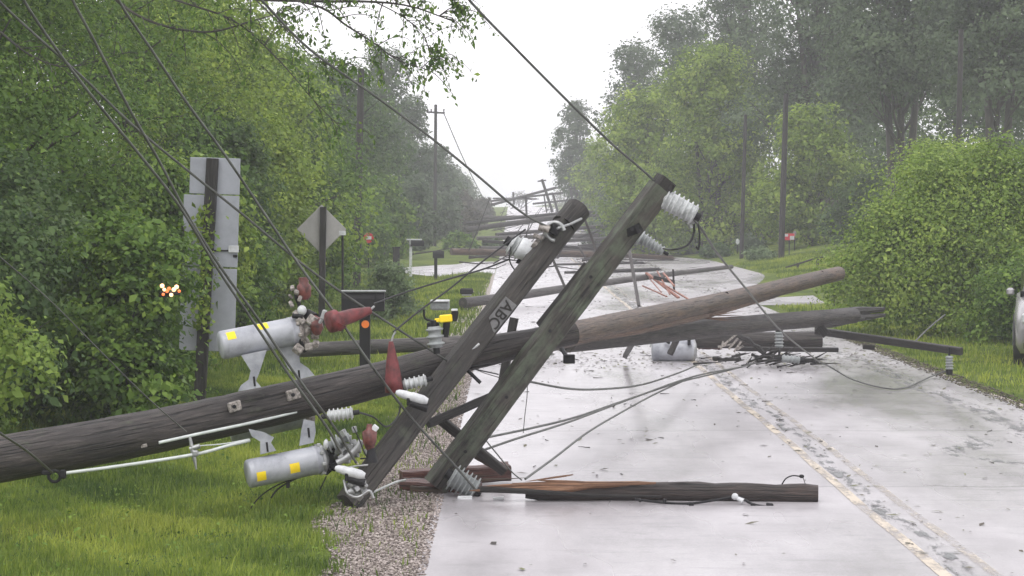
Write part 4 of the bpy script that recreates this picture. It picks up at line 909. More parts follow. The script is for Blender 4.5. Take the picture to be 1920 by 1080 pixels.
# ------------------------------------------------------------------ poles beyond
def pole(name, label, pts, rad, mat, seed, spl=None, cat='utility pole', holes=(), n=16, jit=.05, group='fallen poles across the road'):
    q = smooth([P(*a) for a in pts], 5); r = thing(name, label, cat, tuple(q[0]), group)
    b = MB(); b.sweep(q, rad, n=n, jit=jit, seed=seed)
    if spl:
        end, L, k = spl; c = q[-1] if end else q[0]; d = (q[-1]-q[-2]) if end else (q[0]-q[1]); splinters(b, c, d, rad[1 if end else 0]*.9, k, L, seed)
    part(b, 'shaft', mat, r)
    if holes:
        b = MB()
        for (x, y, Y, s) in holes: c = P(x, y, Y); b.sweep([c + Vector((0, .05, 0)), c + Vector((0, -.02, 0))], M(s, Y)/2, n=10)
        part(b, 'bolt_holes', BLACKM, r)
    return r, q
rB, qB = pole('fallen_utility_pole', 'brown split pole rising right from the crossed timbers, its end over the lawn', [(1010, 640, 23.75), (1180, 602, 27), (1370, 561, 32), (1572, 513, 37.5)], [.118, .102], W_BROWN, 41,
     holes=((1362, 551, 31.6, 8), (1486, 533, 34.9, 8), (1540, 512, 36.4, 9)))
b = MB(); b.sweep([P(1060, 640, 24.4), P(1200, 618, 27.4), P(1330, 590, 30.8), P(1460, 555, 34.3)], [.05, .045, .035, .01], n=9, jit=.3, seed=3, flat=True); splinters(b, P(1330, 592, 30.7), Vector((1, 1.2, .02)), .03, 8, .8, 6); part(b, 'split_face', W_TAN, rB)
rC, qC = pole('fallen_utility_pole', 'grey brown pole with a forked split end just below the brown split pole', [(1060, 640, 27), (1260, 622, 30.5), (1440, 605, 34), (1600, 592, 37.5)], [.12, .11], W_POLE, 42)
b = MB(); b.sweep([P(1560, 591, 36.8), P(1610, 583, 37.9), P(1656, 580, 38.8)], [.08, .07, .03], n=8, jit=.2, flat=True); b.sweep([P(1560, 600, 36.8), P(1610, 596, 37.8), P(1658, 591, 38.8)], [.07, .06, .025], n=8, jit=.2, flat=True, seed=4)
b.sweep([P(1500, 612, 35.4), P(1560, 608, 36.6), P(1620, 598, 37.8)], [.01, .05, .02], n=6, flat=True); b.beam(P(1535, 612, 36), P(1550, 628, 36), .12, .05, segs=2); part(b, 'forked_end', W_DARK, rC)
pole('fallen_utility_pole', 'pale topped grey pole lying flat behind the crossed timbers from the mailbox to the road', [(552, 657, 43.5), (700, 650, 43.2), (860, 644, 43), (1060, 640, 43)], [.115, .12], W_GREY, 43)
pole('fallen_utility_pole', 'short stout grey pole lying on the road under the forked pole', [(1290, 637, 42.5), (1400, 638, 42.5), (1541, 636, 42.5)], [.13, .13], W_POLE, 44, (0, .5, 6))
timber('thin dark plank lying on the road in front of the short stout pole', (1380, 654), (1572, 656), 42, 42, 8, W_DARK, seed=45, name='plank', cat='plank')
ce = thing('fallen_crossarm', 'dark crossarm sloping down right to the lawn edge with a hanging insulator', 'crossarm', tuple(P(1690, 650, 38)))
b = MB(); b.beam(P(1530, 620, 38.3), P(1803, 659, 37), .105, .09, roll=.2, segs=9, seed=46); part(b, 'beam', W_DARK, ce)
b = MB(); b.beam(P(1618, 650, 37.8), P(1640, 652, 37.8), .07, .05, segs=2); part(b, 'block', W_DARK, ce)
def smalli(label, x, y0, y1, Y, rpx, horiz=None):
    r = thing('insulator', label, 'insulator', tuple(P(x, y1, Y)), 'small grey insulators on the far crossarm')
    a = P(x, y0, Y); c = P(x, y1, Y) if not horiz else P(horiz, y1, Y)
    b = MB(); insulator(b, a, c, M(rpx, Y), 5, .75); part(b, 'sheds', GREYP, r)
    d = dirv(a, c); b = MB(); b.sweep([c, c + d*.07], M(rpx*.8, Y), n=8); b.sweep([a - d*.12, a], M(2.2, Y), n=6); part(b, 'end_fitting', BLACKM, r)
smalli('pale insulator hanging from the right end of the sloping crossarm by the lawn edge', 1780, 667, 693, 37.0, 8)
smalli('pale upright insulator on the road in front of the short stout pole', 1461, 652, 622, 40.5, 9)
smalli('pale insulator lying on its side on the road beside the upright one', 1466, 672, 675, 39.5, 8, 1500)
b = MB(); b.sweep(smooth([P(1716, 640, 37.6), P(1745, 612, 38), P(1772, 590, 38.4)], 4), .012, n=6); b.build('bent_rod', CABLE, label='thin bent rod rising from the sloping crossarm into the big bright bush', cat='rod')
# junk heap
jk = thing('debris_heap', 'heap of splintered wood and white strips under the forked pole', 'debris', tuple(P(1410, 672, 40)))
b = MB(); pr = random.Random(77)
for (x0, y0, x1, y1, w_) in ((1375, 622, 1432, 660, 11), (1338, 672, 1388, 674, 9), (1420, 676, 1462, 655, 7), (1495, 676, 1533, 680, 9), (1440, 672, 1492, 678, 8), (1410, 668, 1450, 672, 6), (1430, 660, 1452, 676, 6)):
    a_, c_ = P(x0, y0, 40.2), P(x1, y1, 39.9); b.sweep([a_.lerp(c_, k/6) + Vector((0, 0, pr.gauss(0, .012))) for k in range(7)], [M(w_, 40)*.5*pr.uniform(.6, 1.15) for k in range(7)], n=7, jit=.35, seed=int(x0), flat=True)
for i in range(46):
    x_, y_ = pr.gauss(1440, 60), 674 + pr.gauss(0, 4); a_ = P(x_, y_, 40.3 + pr.uniform(-.5, .6)); a_.z = pr.uniform(.02, .16); an = pr.gauss(0, .5); L = pr.uniform(.1, .5)
    b.sweep([a_, a_ + Vector((math.cos(an)*L, pr.uniform(-.2, .2), abs(math.sin(an))*L*.6))], [pr.uniform(.008, .025), .004], n=5)
part(b, 'dark_wood', W_DARK, jk)
b = MB()
for (x0, y0, x1, y1) in ((1350, 652, 1382, 626), (1356, 640, 1352, 655), (1366, 655, 1384, 634), (1376, 660, 1390, 640), (1382, 656, 1394, 648), (1346, 650, 1372, 646), (1492, 672, 1500, 680)):
    b.beam(P(x0, y0, 39.9), P(x1, y1, 39.9), .03, .015, segs=2)
part(b, 'white_strips', DIRTY, jk)
timber('dark red broken timber end behind the transformer on the road', (1310, 640), (1352, 642), 43.2, 43.2, 28, W_RED, round_=True, seed=47, name='broken_timber', rough=.2)
# transformer on the road
tr = thing('transformer', 'light grey transformer tank lying on the road under the brown poles', 'transformer', tuple(P(1262, 672, 41.8)), 'pole transformers')
b = MB(); R = .17; a, c = P(1222, 652, 41.8), P(1300, 651, 41.8); a.z = c.z = .18
b.lathe(a, c, [(0, R*.3), (0, R*.9), (.03, R), (.5, R), (.93, R), (.94, R*1.05), (1, R*1.05)], n=28); part(b, 'tank', TANK, tr)
b = MB(); b.lathe(c, c + Vector((.05, 0, 0)), [(0, R*1.06), (.4, R*1.03), (1, R*.6)], n=24); part(b, 'lid', METAL, tr)
b = MB(); b.box(P(1250, 640, 41.6), .12, .04, .04, Matrix.Rotation(.6, 3, 'Y'), .006); b.box(P(1292, 642, 41.62), .05, .05, .09, None, .008); part(b, 'lugs', BLACKM, tr)
timber('short black post leaning in front of the road transformer', (1273, 628), (1256, 664), 41.3, 41.2, 11, W_DARK, seed=48, name='short_post', cat='post')
timber('thin white stake leaning at the left end of the road transformer', (1235, 607), (1219, 650), 41, 41.3, 3.5, TUBEW, round_=True, seed=49, name='stake', cat='stake', rough=0)
timber('brown plank leaning below the forked pole left of the road transformer', (1210, 600), (1172, 668), 34, 41, 11, W_GREY, seed=50, name='plank', cat='plank')
timber('tall thin leaning slat left of the orange splintered wood', (1180, 470), (1198, 574), 60, 58, 6, W_GREY, seed=51, name='slat', cat='slat')
# pole crossing the road behind
pole('fallen_utility_pole', 'long pole crossing the whole road behind the leaning crossarms', [(868, 568, 62), (960, 556, 64), (1100, 535, 68), (1240, 516, 73), (1372, 500, 78)], [.125, .06], W_GREY, 52)
so = thing('broken_timber', 'bright orange red splintered timber on the road beyond the long crossing pole', 'broken timber', tuple(P(1250, 545, 70)))
b = MB()
for (x0, y0, x1, y1, w_) in ((1212, 512, 1272, 558, 5), (1205, 536, 1250, 556, 3), (1244, 512, 1264, 536, 3.5), (1225, 522, 1292, 562, 3.5), (1232, 508, 1256, 552, 2.5), (1216, 520, 1240, 548, 2)):
    b.beam(P(x0, y0, 72), P(x1, y1, 68), M(w_, 70), M(w_*.7, 70), segs=5, jit=.25, seed=x0)
part(b, 'split_wood', wood('orange_red_split_wood', (.22, .07, .04), (.45, .17, .11), (.6, .35, .26)), so)
b = MB(); b.sweep([P(1262, 505, 70), P(1264, 545, 70)], .03, n=6); b.beam(P(1225, 520, 70.5), P(1262, 528, 70.5), .1, .08, segs=3, jit=.2); part(b, 'dark_splinter', W_DARK, so)
GF = 'far fallen poles piled on the rising road'
far = [('reddish ended log lying across the left side of the far road', (846, 472), (1110, 477), 118, 13, W_BROWN), ('thin log on the road just before the pile of far logs', (1040, 498), (1205, 494), 112, 8, W_DARK),
       ('thin dark log at the right of the far road', (1245, 510), (1360, 498), 105, 6, W_DARK), ('grey log directly behind the reddish ended log', (900, 466), (1165, 470), 128, 9, W_GREY),
       ('log sloping up right below the far stacked crossarms', (872, 431), (1105, 399), 165, 10, W_POLE), ('second log sloping up right in the far stack', (868, 419), (1092, 396), 172, 6, W_DARK),
       ('short thin log with broken ends crossing behind the left leaning crossarm tip', (905, 408), (1120, 404), 180, 6, W_GREY), ('far beam above the stack, sloping gently up right', (922, 384), (1042, 352), 240, 5, W_DARK),
       ('far thin beam under the topmost sloping beam', (921, 377), (1050, 362), 250, 4, W_DARK), ('level far beam touching the standing cross', (925, 372), (1005, 373), 255, 3.4, W_DARK),
       ('grey log right of the far stack near the shrub', (1040, 452), (1170, 446), 140, 7, W_GREY), ('far log low in front of the grey shrub', (1100, 486), (1290, 492), 122, 6, W_GREY),
       
       ('nearly level grey log low in the far stack', (895, 447), (1120, 441), 145, 8, W_GREY), ('dark log resting on the level grey one', (930, 440), (1135, 424), 150, 7, W_POLE),
       ('thin log sloping down right over the reddish ended log', (905, 452), (1140, 468), 126, 6, W_DARK), ('brown log right of the reddish ended log', (1120, 476), (1260, 484), 117, 9, W_BROWN),
       ('thin dark log crossing the yellow lines beyond the orange splinters', (1060, 512), (1235, 505), 98, 7, W_DARK),
       ('tiny far log on the skyline right of the forked pole', (1000, 382), (1098, 372), 250, 4, W_DARK), ('dark log pointing at the leaning crossarm insulator', (1085, 462), (1230, 452), 133, 7, W_DARK),
       ('broken branch like timber leaning right of the far stack', (1000, 474), (1160, 420), 140, 5, W_DARK)]
for i, (lab, a, c, Y, wp, mt) in enumerate(far):
    timber('weathered ' + lab, a, c, Y, Y * 1.03, wp, mt, round_=True, seed=60 + i, name='fallen_log', cat='fallen pole', group=GF, rough=.15, spl=M(14, Y))
for i, (lab, a, c, Y, wp, cr) in enumerate([
    ('leaning far pole with a small forked crosspiece, tallest of the far wreckage', (1016, 336), (1036, 398), 235, 5, (1008, 340, 1024, 338)),
    ('thin upright far stake left of the forked pole', (962, 360), (964, 384), 250, 3.5, None),
    ('short upright far post on the stack of logs', (986, 368), (988, 420), 200, 4, (978, 370, 998, 374)),
    ('dark leaning far post right of the forked pole', (1037, 364), (1046, 398), 230, 4.5, (1030, 363, 1056, 362)),
    ('upright far post with a short arm at the right skyline', (1070, 352), (1074, 388), 230, 4, (1068, 353, 1080, 354)),
    ('thin far stake standing behind the stack', (1025, 398), (1020, 366), 215, 2.6, None),
    ('slender far stake leaning left behind the stack', (1054, 392), (1066, 368), 215, 2.2, None),
    ('leaning far post in front of the grey shrubs', (1140, 384), (1152, 440), 150, 4, None),
    ('thin leaning slat beside the left leaning crossarm tip', (1094, 404), (1118, 470), 60, 4.5, None),
    ('thin leaning slat between the two leaning crossarms', (1036, 485), (1060, 540), 60, 5, None)]):
    r = thing('broken_post', lab, 'broken post', tuple(P(*c, Y)), 'broken upright pieces in the wreckage')
    b = MB(); b.beam(P(*a, Y), P(*c, Y), M(wp, Y), M(wp*.8, Y), segs=4, jit=.15, seed=i); part(b, 'shaft', W_DARK if Y > 100 else W_GREY, r)
    if cr: b = MB(); b.beam(P(cr[0], cr[1], Y), P(cr[2], cr[3], Y), M(2.6, Y), M(2.6, Y), segs=2); part(b, 'crosspiece', W_DARK, r)

b = MB(); pr = random.Random(99)
for i in range(200):
    Y = pr.uniform(100, 330); a = P(pr.gauss(1020, 85), pr.gauss(0, 1), Y); g = ground(a.x, Y); z = g + abs(pr.gauss(0, 1)) * (.12 + .0014 * Y); an = pr.choice((pr.gauss(0, .25), pr.gauss(.2, .2), pr.uniform(.4, 1.4)))
    L = pr.uniform(.6, 2.6); d = Vector((math.cos(an), pr.uniform(-.4, .4), math.sin(an) * pr.choice((1, 1, -.5)))); st = Vector((a.x, Y, z)); e = st + d * L; e.z = max(e.z, g + .05)
    md = st.lerp(e, .5) + Vector((0, 0, pr.uniform(-.1, .15))); b.sweep([st, md, e], [pr.uniform(.02, .06), .012], n=5, seed=i)
b.build('debris_tangle', W_DARK, label='tangle of splintered wood and torn branches on the far road', cat='debris', kind='stuff')
rngd = np.random.default_rng(123)
for k, (xc, Y, top, wd, mt, lab) in enumerate([(885, 200, 395, 70, TWIGGY, 'brownish brush at the left ends of the far stacked logs'), (905, 280, 372, 60, TWIGGY, 'thin grey brown brush left of the far standing cross'),
      (860, 150, 440, 70, LEAF_MID, 'low green brush under the left ends of the far logs'), (1130, 160, 410, 80, LEAF_GREY, 'grey green brush at the right ends of the far logs'),
      (1110, 250, 378, 60, TWIGGY, 'brownish brush right of the far wreckage below the pale tree'), (1290, 130, 455, 90, LEAF_GREY, 'broken grey green brush on the far right road shoulder'),
      (1340, 118, 462, 70, LEAF_DARK, 'dark brush behind the black jumper loop on the road shoulder'), (925, 135, 455, 80, LEAF_GREY, 'scrap of leafy brush between the far logs on the left lane')]):
    tree_px('brush', lab, 'brush', xc, Y, top, wd, mt, 300 + k, n=4500, leaf=.1 + Y * .0006, low=.04, nb=8, trunk=.03)

# standing poles
def standing(label, x0, y0, x1, y1, Y, wpx, cross=None, taper=.8):
    a, c = P(x0, y0, Y), P(x1, y1, Y); a.z = min(a.z, ground(a.x, a.y)) - .1
    r = thing('utility_pole', label, 'utility pole', (a.x, a.y, a.z + .1), 'poles still standing')
    b = MB(); b.sweep([a.lerp(c, i/8) for i in range(9)], [M(wpx, Y)/2, M(wpx, Y)/2*taper], n=12, jit=.03); part(b, 'shaft', W_DARK, r)
    if cross:
        for (dy, hw_) in cross:
            b = MB(); b.beam(P(x1 - hw_, y1 + dy, Y), P(x1 + hw_, y1 + dy + 2, Y), M(3.4, Y), M(3.4, Y), segs=2)
            for k in (-.9, -.5, .9): q = P(x1 + hw_*k, y1 + dy, Y); b.sweep([q, q + Vector((0, 0, M(6, Y)))], M(1.4, Y), n=6)
            part(b, 'crossarm', W_DARK, r)
standing('tall bare dark pole standing at the right road edge by the rail fence', 1464, 503, 1474, 175, 105, 12)
standing('thin dark pole standing left of the tall bare one in the right wood', 1390, 470, 1398, 215, 112, 8)
standing('thin dark pole standing high against the tall misty trees near the right edge', 1793, 300, 1802, 55, 86, 12)
standing('far upright pole with a crossarm standing against the sky on the left', 815, 450, 817, 196, 170, 7, ((14, 17),))
standing('stout dark pole half hidden in the foliage right of the diamond sign', 668, 560, 677, 130, 84, 15)
wire('faint wires running from the far crossarm pole toward the wreckage', [(832, 212, 170), (870, 300, 180), (905, 370, 200)], .03, group='faint far wires')

# ------------------------------------------------------------------ signs and mailboxes on the left
rs = thing('road_sign', 'tall stack of grey sign panels seen from the back on a dark post', 'road sign', (P(382, 745, 34).x, 34, ground(P(382, 745, 34).x, 34)))
Ys = 34.0
b = MB(); b.beam(Vector((P(374, 745, Ys).x, Ys - .07, ground(-4, Ys) - .1)), P(400, 297, Ys) - Vector((0, .07, 0)), M(22, Ys), M(18, Ys), roll=0, segs=8); part(b, 'post', W_DARK, rs)
def panel(nm, x0, y0, x1, y1, Y, mat, parent, tilt=-.045):
    c = P((x0+x1)/2, (y0+y1)/2, Y); b = MB(); b.box(c, M(x1-x0, Y), .02, M(y1-y0, Y), Matrix.Rotation(tilt, 3, 'Y'), .004); return part(b, nm, mat, parent)
panel('top_panel', 356, 296, 450, 364, Ys, SIGNBACK, rs, .03); p2 = panel('middle_panel', 343, 366, 447, 500, Ys, SIGNBACK, rs, .03); panel('lower_panel', 338, 503, 442, 658, Ys, SIGNBACK, rs, .03)
b = MB(); b.box(P(438, 467, Ys - .03), M(19, Ys), .02, M(13, Ys), None, .004); part(b, 'white_reflector', WHITEP, rs)
b = MB(); b.box(P(425, 470, Ys - .02), M(50, Ys), .015, M(3, Ys), None, .002); b.box(P(441, 480, Ys-.02), M(8, Ys), .02, M(5, Ys), None, .003); part(b, 'strap', BLACKM, rs)
# vine in front of the sign
def vine(label, pts, Y, n, mat, seed, spread=.1):
    rng_ = np.random.default_rng(seed); q = [np.array(v) for v in smooth([P(a, b_, Y) for a, b_ in pts], 5)]
    i = rng_.integers(0, len(q), n); C = np.array([q[k] for k in i]) + rng_.normal(0, spread, (n, 3)) * [1, .7, 1]
    me = leaves('vine', C, rng_.normal(0, 1, (n, 3)) + [0, -1, .5], .085, np.clip(rng_.normal(.5, .25, n), 0, 1), rng_, mat)
    r = thing('vine', label, 'vine', tuple(P(*pts[-1], Y))); o = bpy.data.objects.new('foliage', me); COL.objects.link(o); o.parent = r
    me.transform(Matrix.Translation(-wloc(r)))
    b = MB(); b.sweep([Vector(v) for v in q], .012, n=5); part(b, 'stem', BARK, r)
vine('leafy vine climbing the dark post of the stacked sign', [(385, 395), (382, 440), (388, 500), (380, 560), (378, 620)], Ys - .22, 420, LEAF_YEL, 1, .075)
vine('leafy twig hanging over the left edge of the stacked sign', [(340, 420), (346, 440), (343, 460), (346, 480)], Ys - .3, 120, LEAF_MID, 2, .06)
rd = thing('road_sign', 'diamond shaped sign seen from the back on a dark post', 'road sign', (P(605, 610, 55).x, 55, ground(-3.9, 55)))
b = MB(); s = M(66, 55); b.box(P(603, 430, 55), s, .02, s, Matrix.Rotation(math.pi/4, 3, 'Y'), .012); part(b, 'diamond_panel', SIGNBROWN, rd)
b = MB(); b.beam(Vector((P(603, 620, 55).x, 54.93, ground(-3.9, 55) - .1)), P(606, 388, 54.93), M(12, 55), M(10, 55), roll=0, segs=6); part(b, 'post', W_DARK, rd)
def postsign(label, x, y, Y, s, mat, extra=None, h=None, nm='marker_sign', cat='sign'):
    c = P(x, y, Y); g = ground(c.x, Y); r = thing(nm, label, cat, (c.x, Y, g))
    b = MB()
    if extra == 'oval': b.ball(c, M(s, Y)/2, .75, .1, 1.2)
    elif extra == 'oct': b.sweep([c + Vector((0, .015, 0)), c + Vector((0, -.015, 0))], M(s, Y)/2, n=8, flat=True)
    else: b.box(c, M(s, Y), .03, M(s*.65, Y), None, .004)
    part(b, 'face', mat, r)
    b = MB(); b.sweep([Vector((c.x, Y + .06, g - .05)), c + Vector((0, .06, 0))], .025, n=6); part(b, 'post', BLACKM, r); return r, c
postsign('small white reflector plate at the right corner of the diamond sign', 642, 437, 54, 13, WHITEP)
r_, c_ = postsign('small round red sign with a white bar, left of the mailboxes', 691, 446, 100, 20, REDP, 'oct')
b = MB(); b.box(c_ + Vector((0, -.035, 0)), M(11, 100), .02, M(6, 100), None, .002); part(b, 'white_bar', WHITEP, r_)
postsign('small white oval sign beneath the trees left of the tall bare pole', 1383, 453, 120, 9, WHITEP, 'oval')
r_, c_ = postsign('small red and white sign beside the tall bare pole on the right', 1480, 444, 108, 19, REDP)
b = MB(); b.box(c_ + Vector((M(5, 108), -.03, -M(2, 108))), M(8, 108), .02, M(7, 108), None, .002); b.box(c_ + Vector((-M(6, 108), -.03, M(3, 108))), M(7, 108), .02, M(5, 108), None, .002); part(b, 'white_patches', WHITEP, r_)
postsign('narrow cream topped post behind the red and white sign', 1490, 438, 112, 9, DIRTY, 'oval')
def mailbox(label, x, y, Y, wpx, hpx, post_x, mat=BLACKM, pmat=BLACKM, pw=.1, arm=False):
    c = P(x, y, Y); g = ground(P(post_x, y, Y).x, Y); r = thing('mailbox', label, 'mailbox', (P(post_x, y, Y).x, Y, g), 'roadside mailboxes')
    W, Hh = M(wpx, Y), M(hpx, Y); b = MB(); sec = [(-.5, -.5), (.1, -.5), (.35, -.4), (.5, -.15), (.5, .15), (.35, .4), (.1, .5), (-.5, .5)]
    b.sweep([c - Vector((W/2, 0, 0)), c + Vector((W/2, 0, 0))], 1, [(p_*Hh, q_*Hh*.75) for p_, q_ in sec], flat=True, up=(0, 0, 1)); part(b, 'box', mat, r)
    b = MB(); b.box(Vector((P(post_x, y, Y).x, Y + .05, (g + c.z - Hh*.2)/2)), pw, pw, c.z - Hh*.2 - g, None, .008)
    if arm: b.box(P((x+post_x)/2, y - hpx*.62, Y), W*1.15, .09, .05, None, .006); b.box(Vector((P(post_x, y, Y).x, Y + .05, c.z)), pw, pw, Hh*1.3, None, .008)
    part(b, 'post', pmat, r)
    b = MB(); b.box(c + Vector((W*.3, -Hh*.42, Hh*.2)), .03, .01, .1); part(b, 'flag', BLACKM, r); return r
mb1 = mailbox('wide black mailbox on a dark post with an orange reflector, by the red covers', 681, 564, 38, 80, 38, 684, pw=.15)
b = MB(); c = P(685, 608, 37.88); b.sweep([c + Vector((0, .02, 0)), c + Vector((0, -.015, 0))], .055, n=14); part(b, 'orange_reflector', ORANGE, mb1)
b = MB(); b.box(P(681, 546, 38), M(84, 38), .25, .025, None, .006); part(b, 'grey_top', GREYP, mb1)
mailbox('small black mailbox on a black post at the left driveway mouth', 822, 477, 92, 21, 14, 817, pw=.11)
mailbox('dark mailbox hung under a white arm on a white post', 783, 456, 98, 25, 11, 770, pw=.1, pmat=WHITEP, arm=True)
r = thing('post', 'stubby dark post standing left of the white posted mailbox', 'post', (P(743, 480, 96).x, 96, 0))
b = MB(); c = P(743, 480, 96); b.beam(Vector((c.x, 96, ground(c.x, 96) - .1)), P(743, 464, 96), .24, .2, segs=3, roll=0); part(b, 'shaft', W_DARK, r)
b = MB(); b.box(P(743, 464, 96), .28, .26, .05, None, .01); part(b, 'cap', BLACKM, r)
# lamp cluster half hidden by leaves at far left
hl = thing('warning_lamps', 'cluster of small glowing white and amber lamps among the left foliage', 'warning lamp', (P(318, 560, 31).x, 31, 0))
b = MB(); b.box(P(318, 550, 28.5), M(40, 28), .05, M(7, 28), None, .01); b.sweep([P(322, 552, 28.5), P(300, 556, 29.3)], .02, n=8); part(b, 'dark_bracket', BLACKM, hl)
def glow(name, col, st):
    m, t, p, o = new_mat(name); p.inputs['Emission Color'].default_value = (*col, 1); p.inputs['Emission Strength'].default_value = st; p.inputs['Base Color'].default_value = (*col, 1); return m
GW = glow('lamp_warm_white', (1, .62, .33), 2.0); GA = glow('lamp_amber', (1, .22, .06), 1.0)
for (x, y, s, mt) in ((304, 536, 5, GW), (308, 543, 4, GW), (331, 538, 5, GW), (326, 543, 5, GW), (321, 553, 4.5, GW), (313, 546, 4, GA), (317, 541, 4, GA), (306, 552, 3.5, GA), (336, 546, 3.5, GA)):
    b = MB(); b.ball(P(x, y, 28.42), M(s, 28)*.85, 1, .6, 1, n=7); part(b, 'lamp', mt, hl)
# rail fence on the right
fr = thing('rail_fence', 'low dark rail fence on the lawn below the tall bare pole', 'fence', tuple(P(1500, 505, 92)))
for (x, y0, y1) in ((1496, 493, 512), (1533, 482, 503)): b = MB(); b.beam(P(x, y1 + 6, 92), P(x, y0, 92), .09, .08, roll=0, segs=2); part(b, 'post', W_DARK, fr)
b = MB(); b.sweep([P(1472, 502, 92), P(1496, 495, 92), P(1533, 483, 92), P(1545, 482, 92)], .035, n=6); part(b, 'rail', W_DARK, fr)
timber('thin dark stake standing under the cut end of the brown split pole', (1563, 525), (1564, 575), 60, 60, 3, W_DARK, seed=90, name='stake', cat='stake')
r = thing('low_bench', 'small dark low bench or box on the lawn beneath the brown split pole', 'bench', tuple(P(1528, 548, 78)))
b = MB(); b.box(P(1522, 548, 78), M(26, 78), .3, M(4, 78), None, .01); part(b, 'top', W_DARK, r)
b = MB(); b.box(P(1541, 538, 78), M(7, 78), .1, M(18, 78), None, .01); part(b, 'upright', W_BROWN, r)

# ------------------------------------------------------------------ overhead wires and cables
GW_ = 'sagging overhead wires on the left'
wire('long overhead wire from the top centre past the right leaning crossarm tip to the road', [(840, -60, 20.6), (880, 0, 21), (960, 84, 21.4), (1065, 190, 22), (1150, 272, 22.4), (1215, 328, 22.7), (1262, 378, 22.75), (1308, 420, 22.9), (1345, 475, 23.6), (1400, 543, 26), (1462, 618, 30), (1532, 676, 35.5)], .011)
wire('slack wire lying across the right lane in a curve toward the lawn edge insulator', [(1532, 676, 35.5), (1560, 690, 37), (1600, 712, 36.6), (1660, 728, 35.2), (1700, 726, 35.4), (1745, 706, 37.4), (1778, 694, 37.6)], .011, name='cable', cat='cable')
wire('thick overhead wire from top left centre to the ring fitting near the left crossarm tip', [(430, -60, 20), (490, 0, 20.4), (580, 92, 21), (700, 178, 21.6), (800, 252, 22), (890, 325, 22.3), (975, 396, 22.6), (1032, 428, 22.7)], .011)
wire('leftmost overhead wire descending past the stacked sign to the lower ring fitting', [(-60, -60, 18), (5, 9, 18.5), (61, 61, 18.8), (155, 145, 19.3), (248, 234, 19.8), (356, 323, 20.3), (450, 398, 20.8), (558, 488, 21.2), (640, 548, 21.5), (720, 600, 21.8), (800, 652, 22), (848, 682, 22.1)], .0105, group=GW_)
wire('overhead wire starting near the top left corner, crossing the sign and upper transformer', [(20, -60, 17.6), (47, 5, 17.8), (117, 108, 18.2), (188, 200, 18.5), (277, 309, 19), (338, 389, 19.3), (408, 504, 19.7), (470, 596, 20.0), (540, 700, 20.3), (612, 800, 20.5), (640, 850, 20.6)], .0105, group=GW_)
wire('overhead wire just right of the second from the left, joining it at the upper transformer', [(110, -60, 17.8), (136, 0, 18), (188, 98, 18.3), (240, 200, 18.7), (300, 305, 19.1), (350, 400, 19.5), (420, 510, 19.8), (478, 590, 20.1), (556, 705, 20.4), (626, 800, 20.7), (668, 868, 20.85)], .0105, group=GW_)
wire('overhead wire crossing left of the diamond sign and down past the upright red cover', [(200, -60, 19), (225, 5, 19.2), (281, 89, 19.6), (347, 188, 20), (422, 291, 20.4), (488, 389, 20.8), (563, 500, 21), (630, 590, 21.1), (700, 690, 21.2), (770, 782, 21.6), (850, 870, 22.0), (892, 918, 22.1)], .0105, group=GW_)
wire('thin wire in front of the left foliage descending to the clevis of the strain rod', [(-60, 770, 18.3), (0, 812, 19.0), (50, 845, 19.6), (98, 886, 20.55)], .011)
wire('faint thin wire across the left shrubs at the edge of the photo', [(-60, 430, 18.2), (0, 482, 18.4), (90, 560, 18.8), (180, 650, 19.2), (270, 740, 19.6), (350, 810, 19.95)], .005)
wire('upper black cable from beside the black mailbox to the left leaning crossarm', [(700, 570, 21.5), (760, 548, 21.8), (845, 522, 22.2), (905, 505, 22.6), (955, 486, 22.9)], .0085, CABLEB, name='cable', cat='cable')
wire('lower black cable from the upright red cover to the fat white insulator', [(738, 622, 21.8), (790, 580, 22), (845, 540, 22.3), (905, 490, 22.6), (985, 430, 22.9)], .0085, CABLEB, name='cable', cat='cable')
wire('thin black jumper curling below the fat white insulator', [(958, 462, 22.9), (955, 485, 22.9), (962, 502, 22.9), (974, 512, 22.9)], .007, CABLEB, name='jumper_cable', cat='cable')
wire('thin dark jumper under the slanting pole by the white insulators', [(668, 772, 21), (700, 782, 21.2), (724, 800, 21.4), (745, 782, 21.5), (752, 755, 21.5)], .008, CABLEB, name='jumper_cable', cat='cable')
wire('thin dark jumper from the ribbed insulator down to the fuse holder', [(662, 800, 20.9), (672, 820, 20.9), (684, 850, 20.95), (692, 862, 21)], .006, CABLEB, name='jumper_cable', cat='cable')
wire('thin hanging wire below the right leaning crossarm over the road', [(989, 716, 23), (988, 745, 23), (984, 780, 23), (981, 812, 23)], .004, name='cable', cat='cable')
GC = 'slack cables on the near road'
wire('uppermost slack cable curving across the left lane', [(985, 714, 24.5), (1060, 728, 25.5), (1120, 730, 27), (1200, 722, 30), (1270, 700, 33.5), (1308, 684, 37)], .011, group=GC, name='cable', cat='cable')
wire('middle slack cable running from the right leaning crossarm to the debris heap', [(905, 822, 23.4), (1000, 802, 24.5), (1080, 782, 26), (1180, 748, 29), (1280, 715, 33), (1360, 696, 37), (1420, 680, 40)], .011, group=GC, name='cable', cat='cable')
wire('slack cable just under the middle one, ending behind the right leaning crossarm', [(895, 848, 23), (970, 822, 23.7), (1070, 790, 25.5), (1190, 745, 29), (1300, 706, 34), (1390, 688, 38.5)], .011, group=GC, name='cable', cat='cable')
wire('lowest slack cable climbing from the road timber to the debris heap', [(985, 898, 22.2), (1040, 858, 23.1), (1100, 812, 24.8), (1160, 776, 27), (1230, 738, 30.5), (1300, 706, 34.5)], .011, group=GC, name='cable', cat='cable')
wire('thin dark wire slanting over the road toward the road timber', [(908, 822, 23), (935, 855, 22.6), (960, 885, 22.3), (978, 900, 22.1)], .006, name='cable', cat='cable')
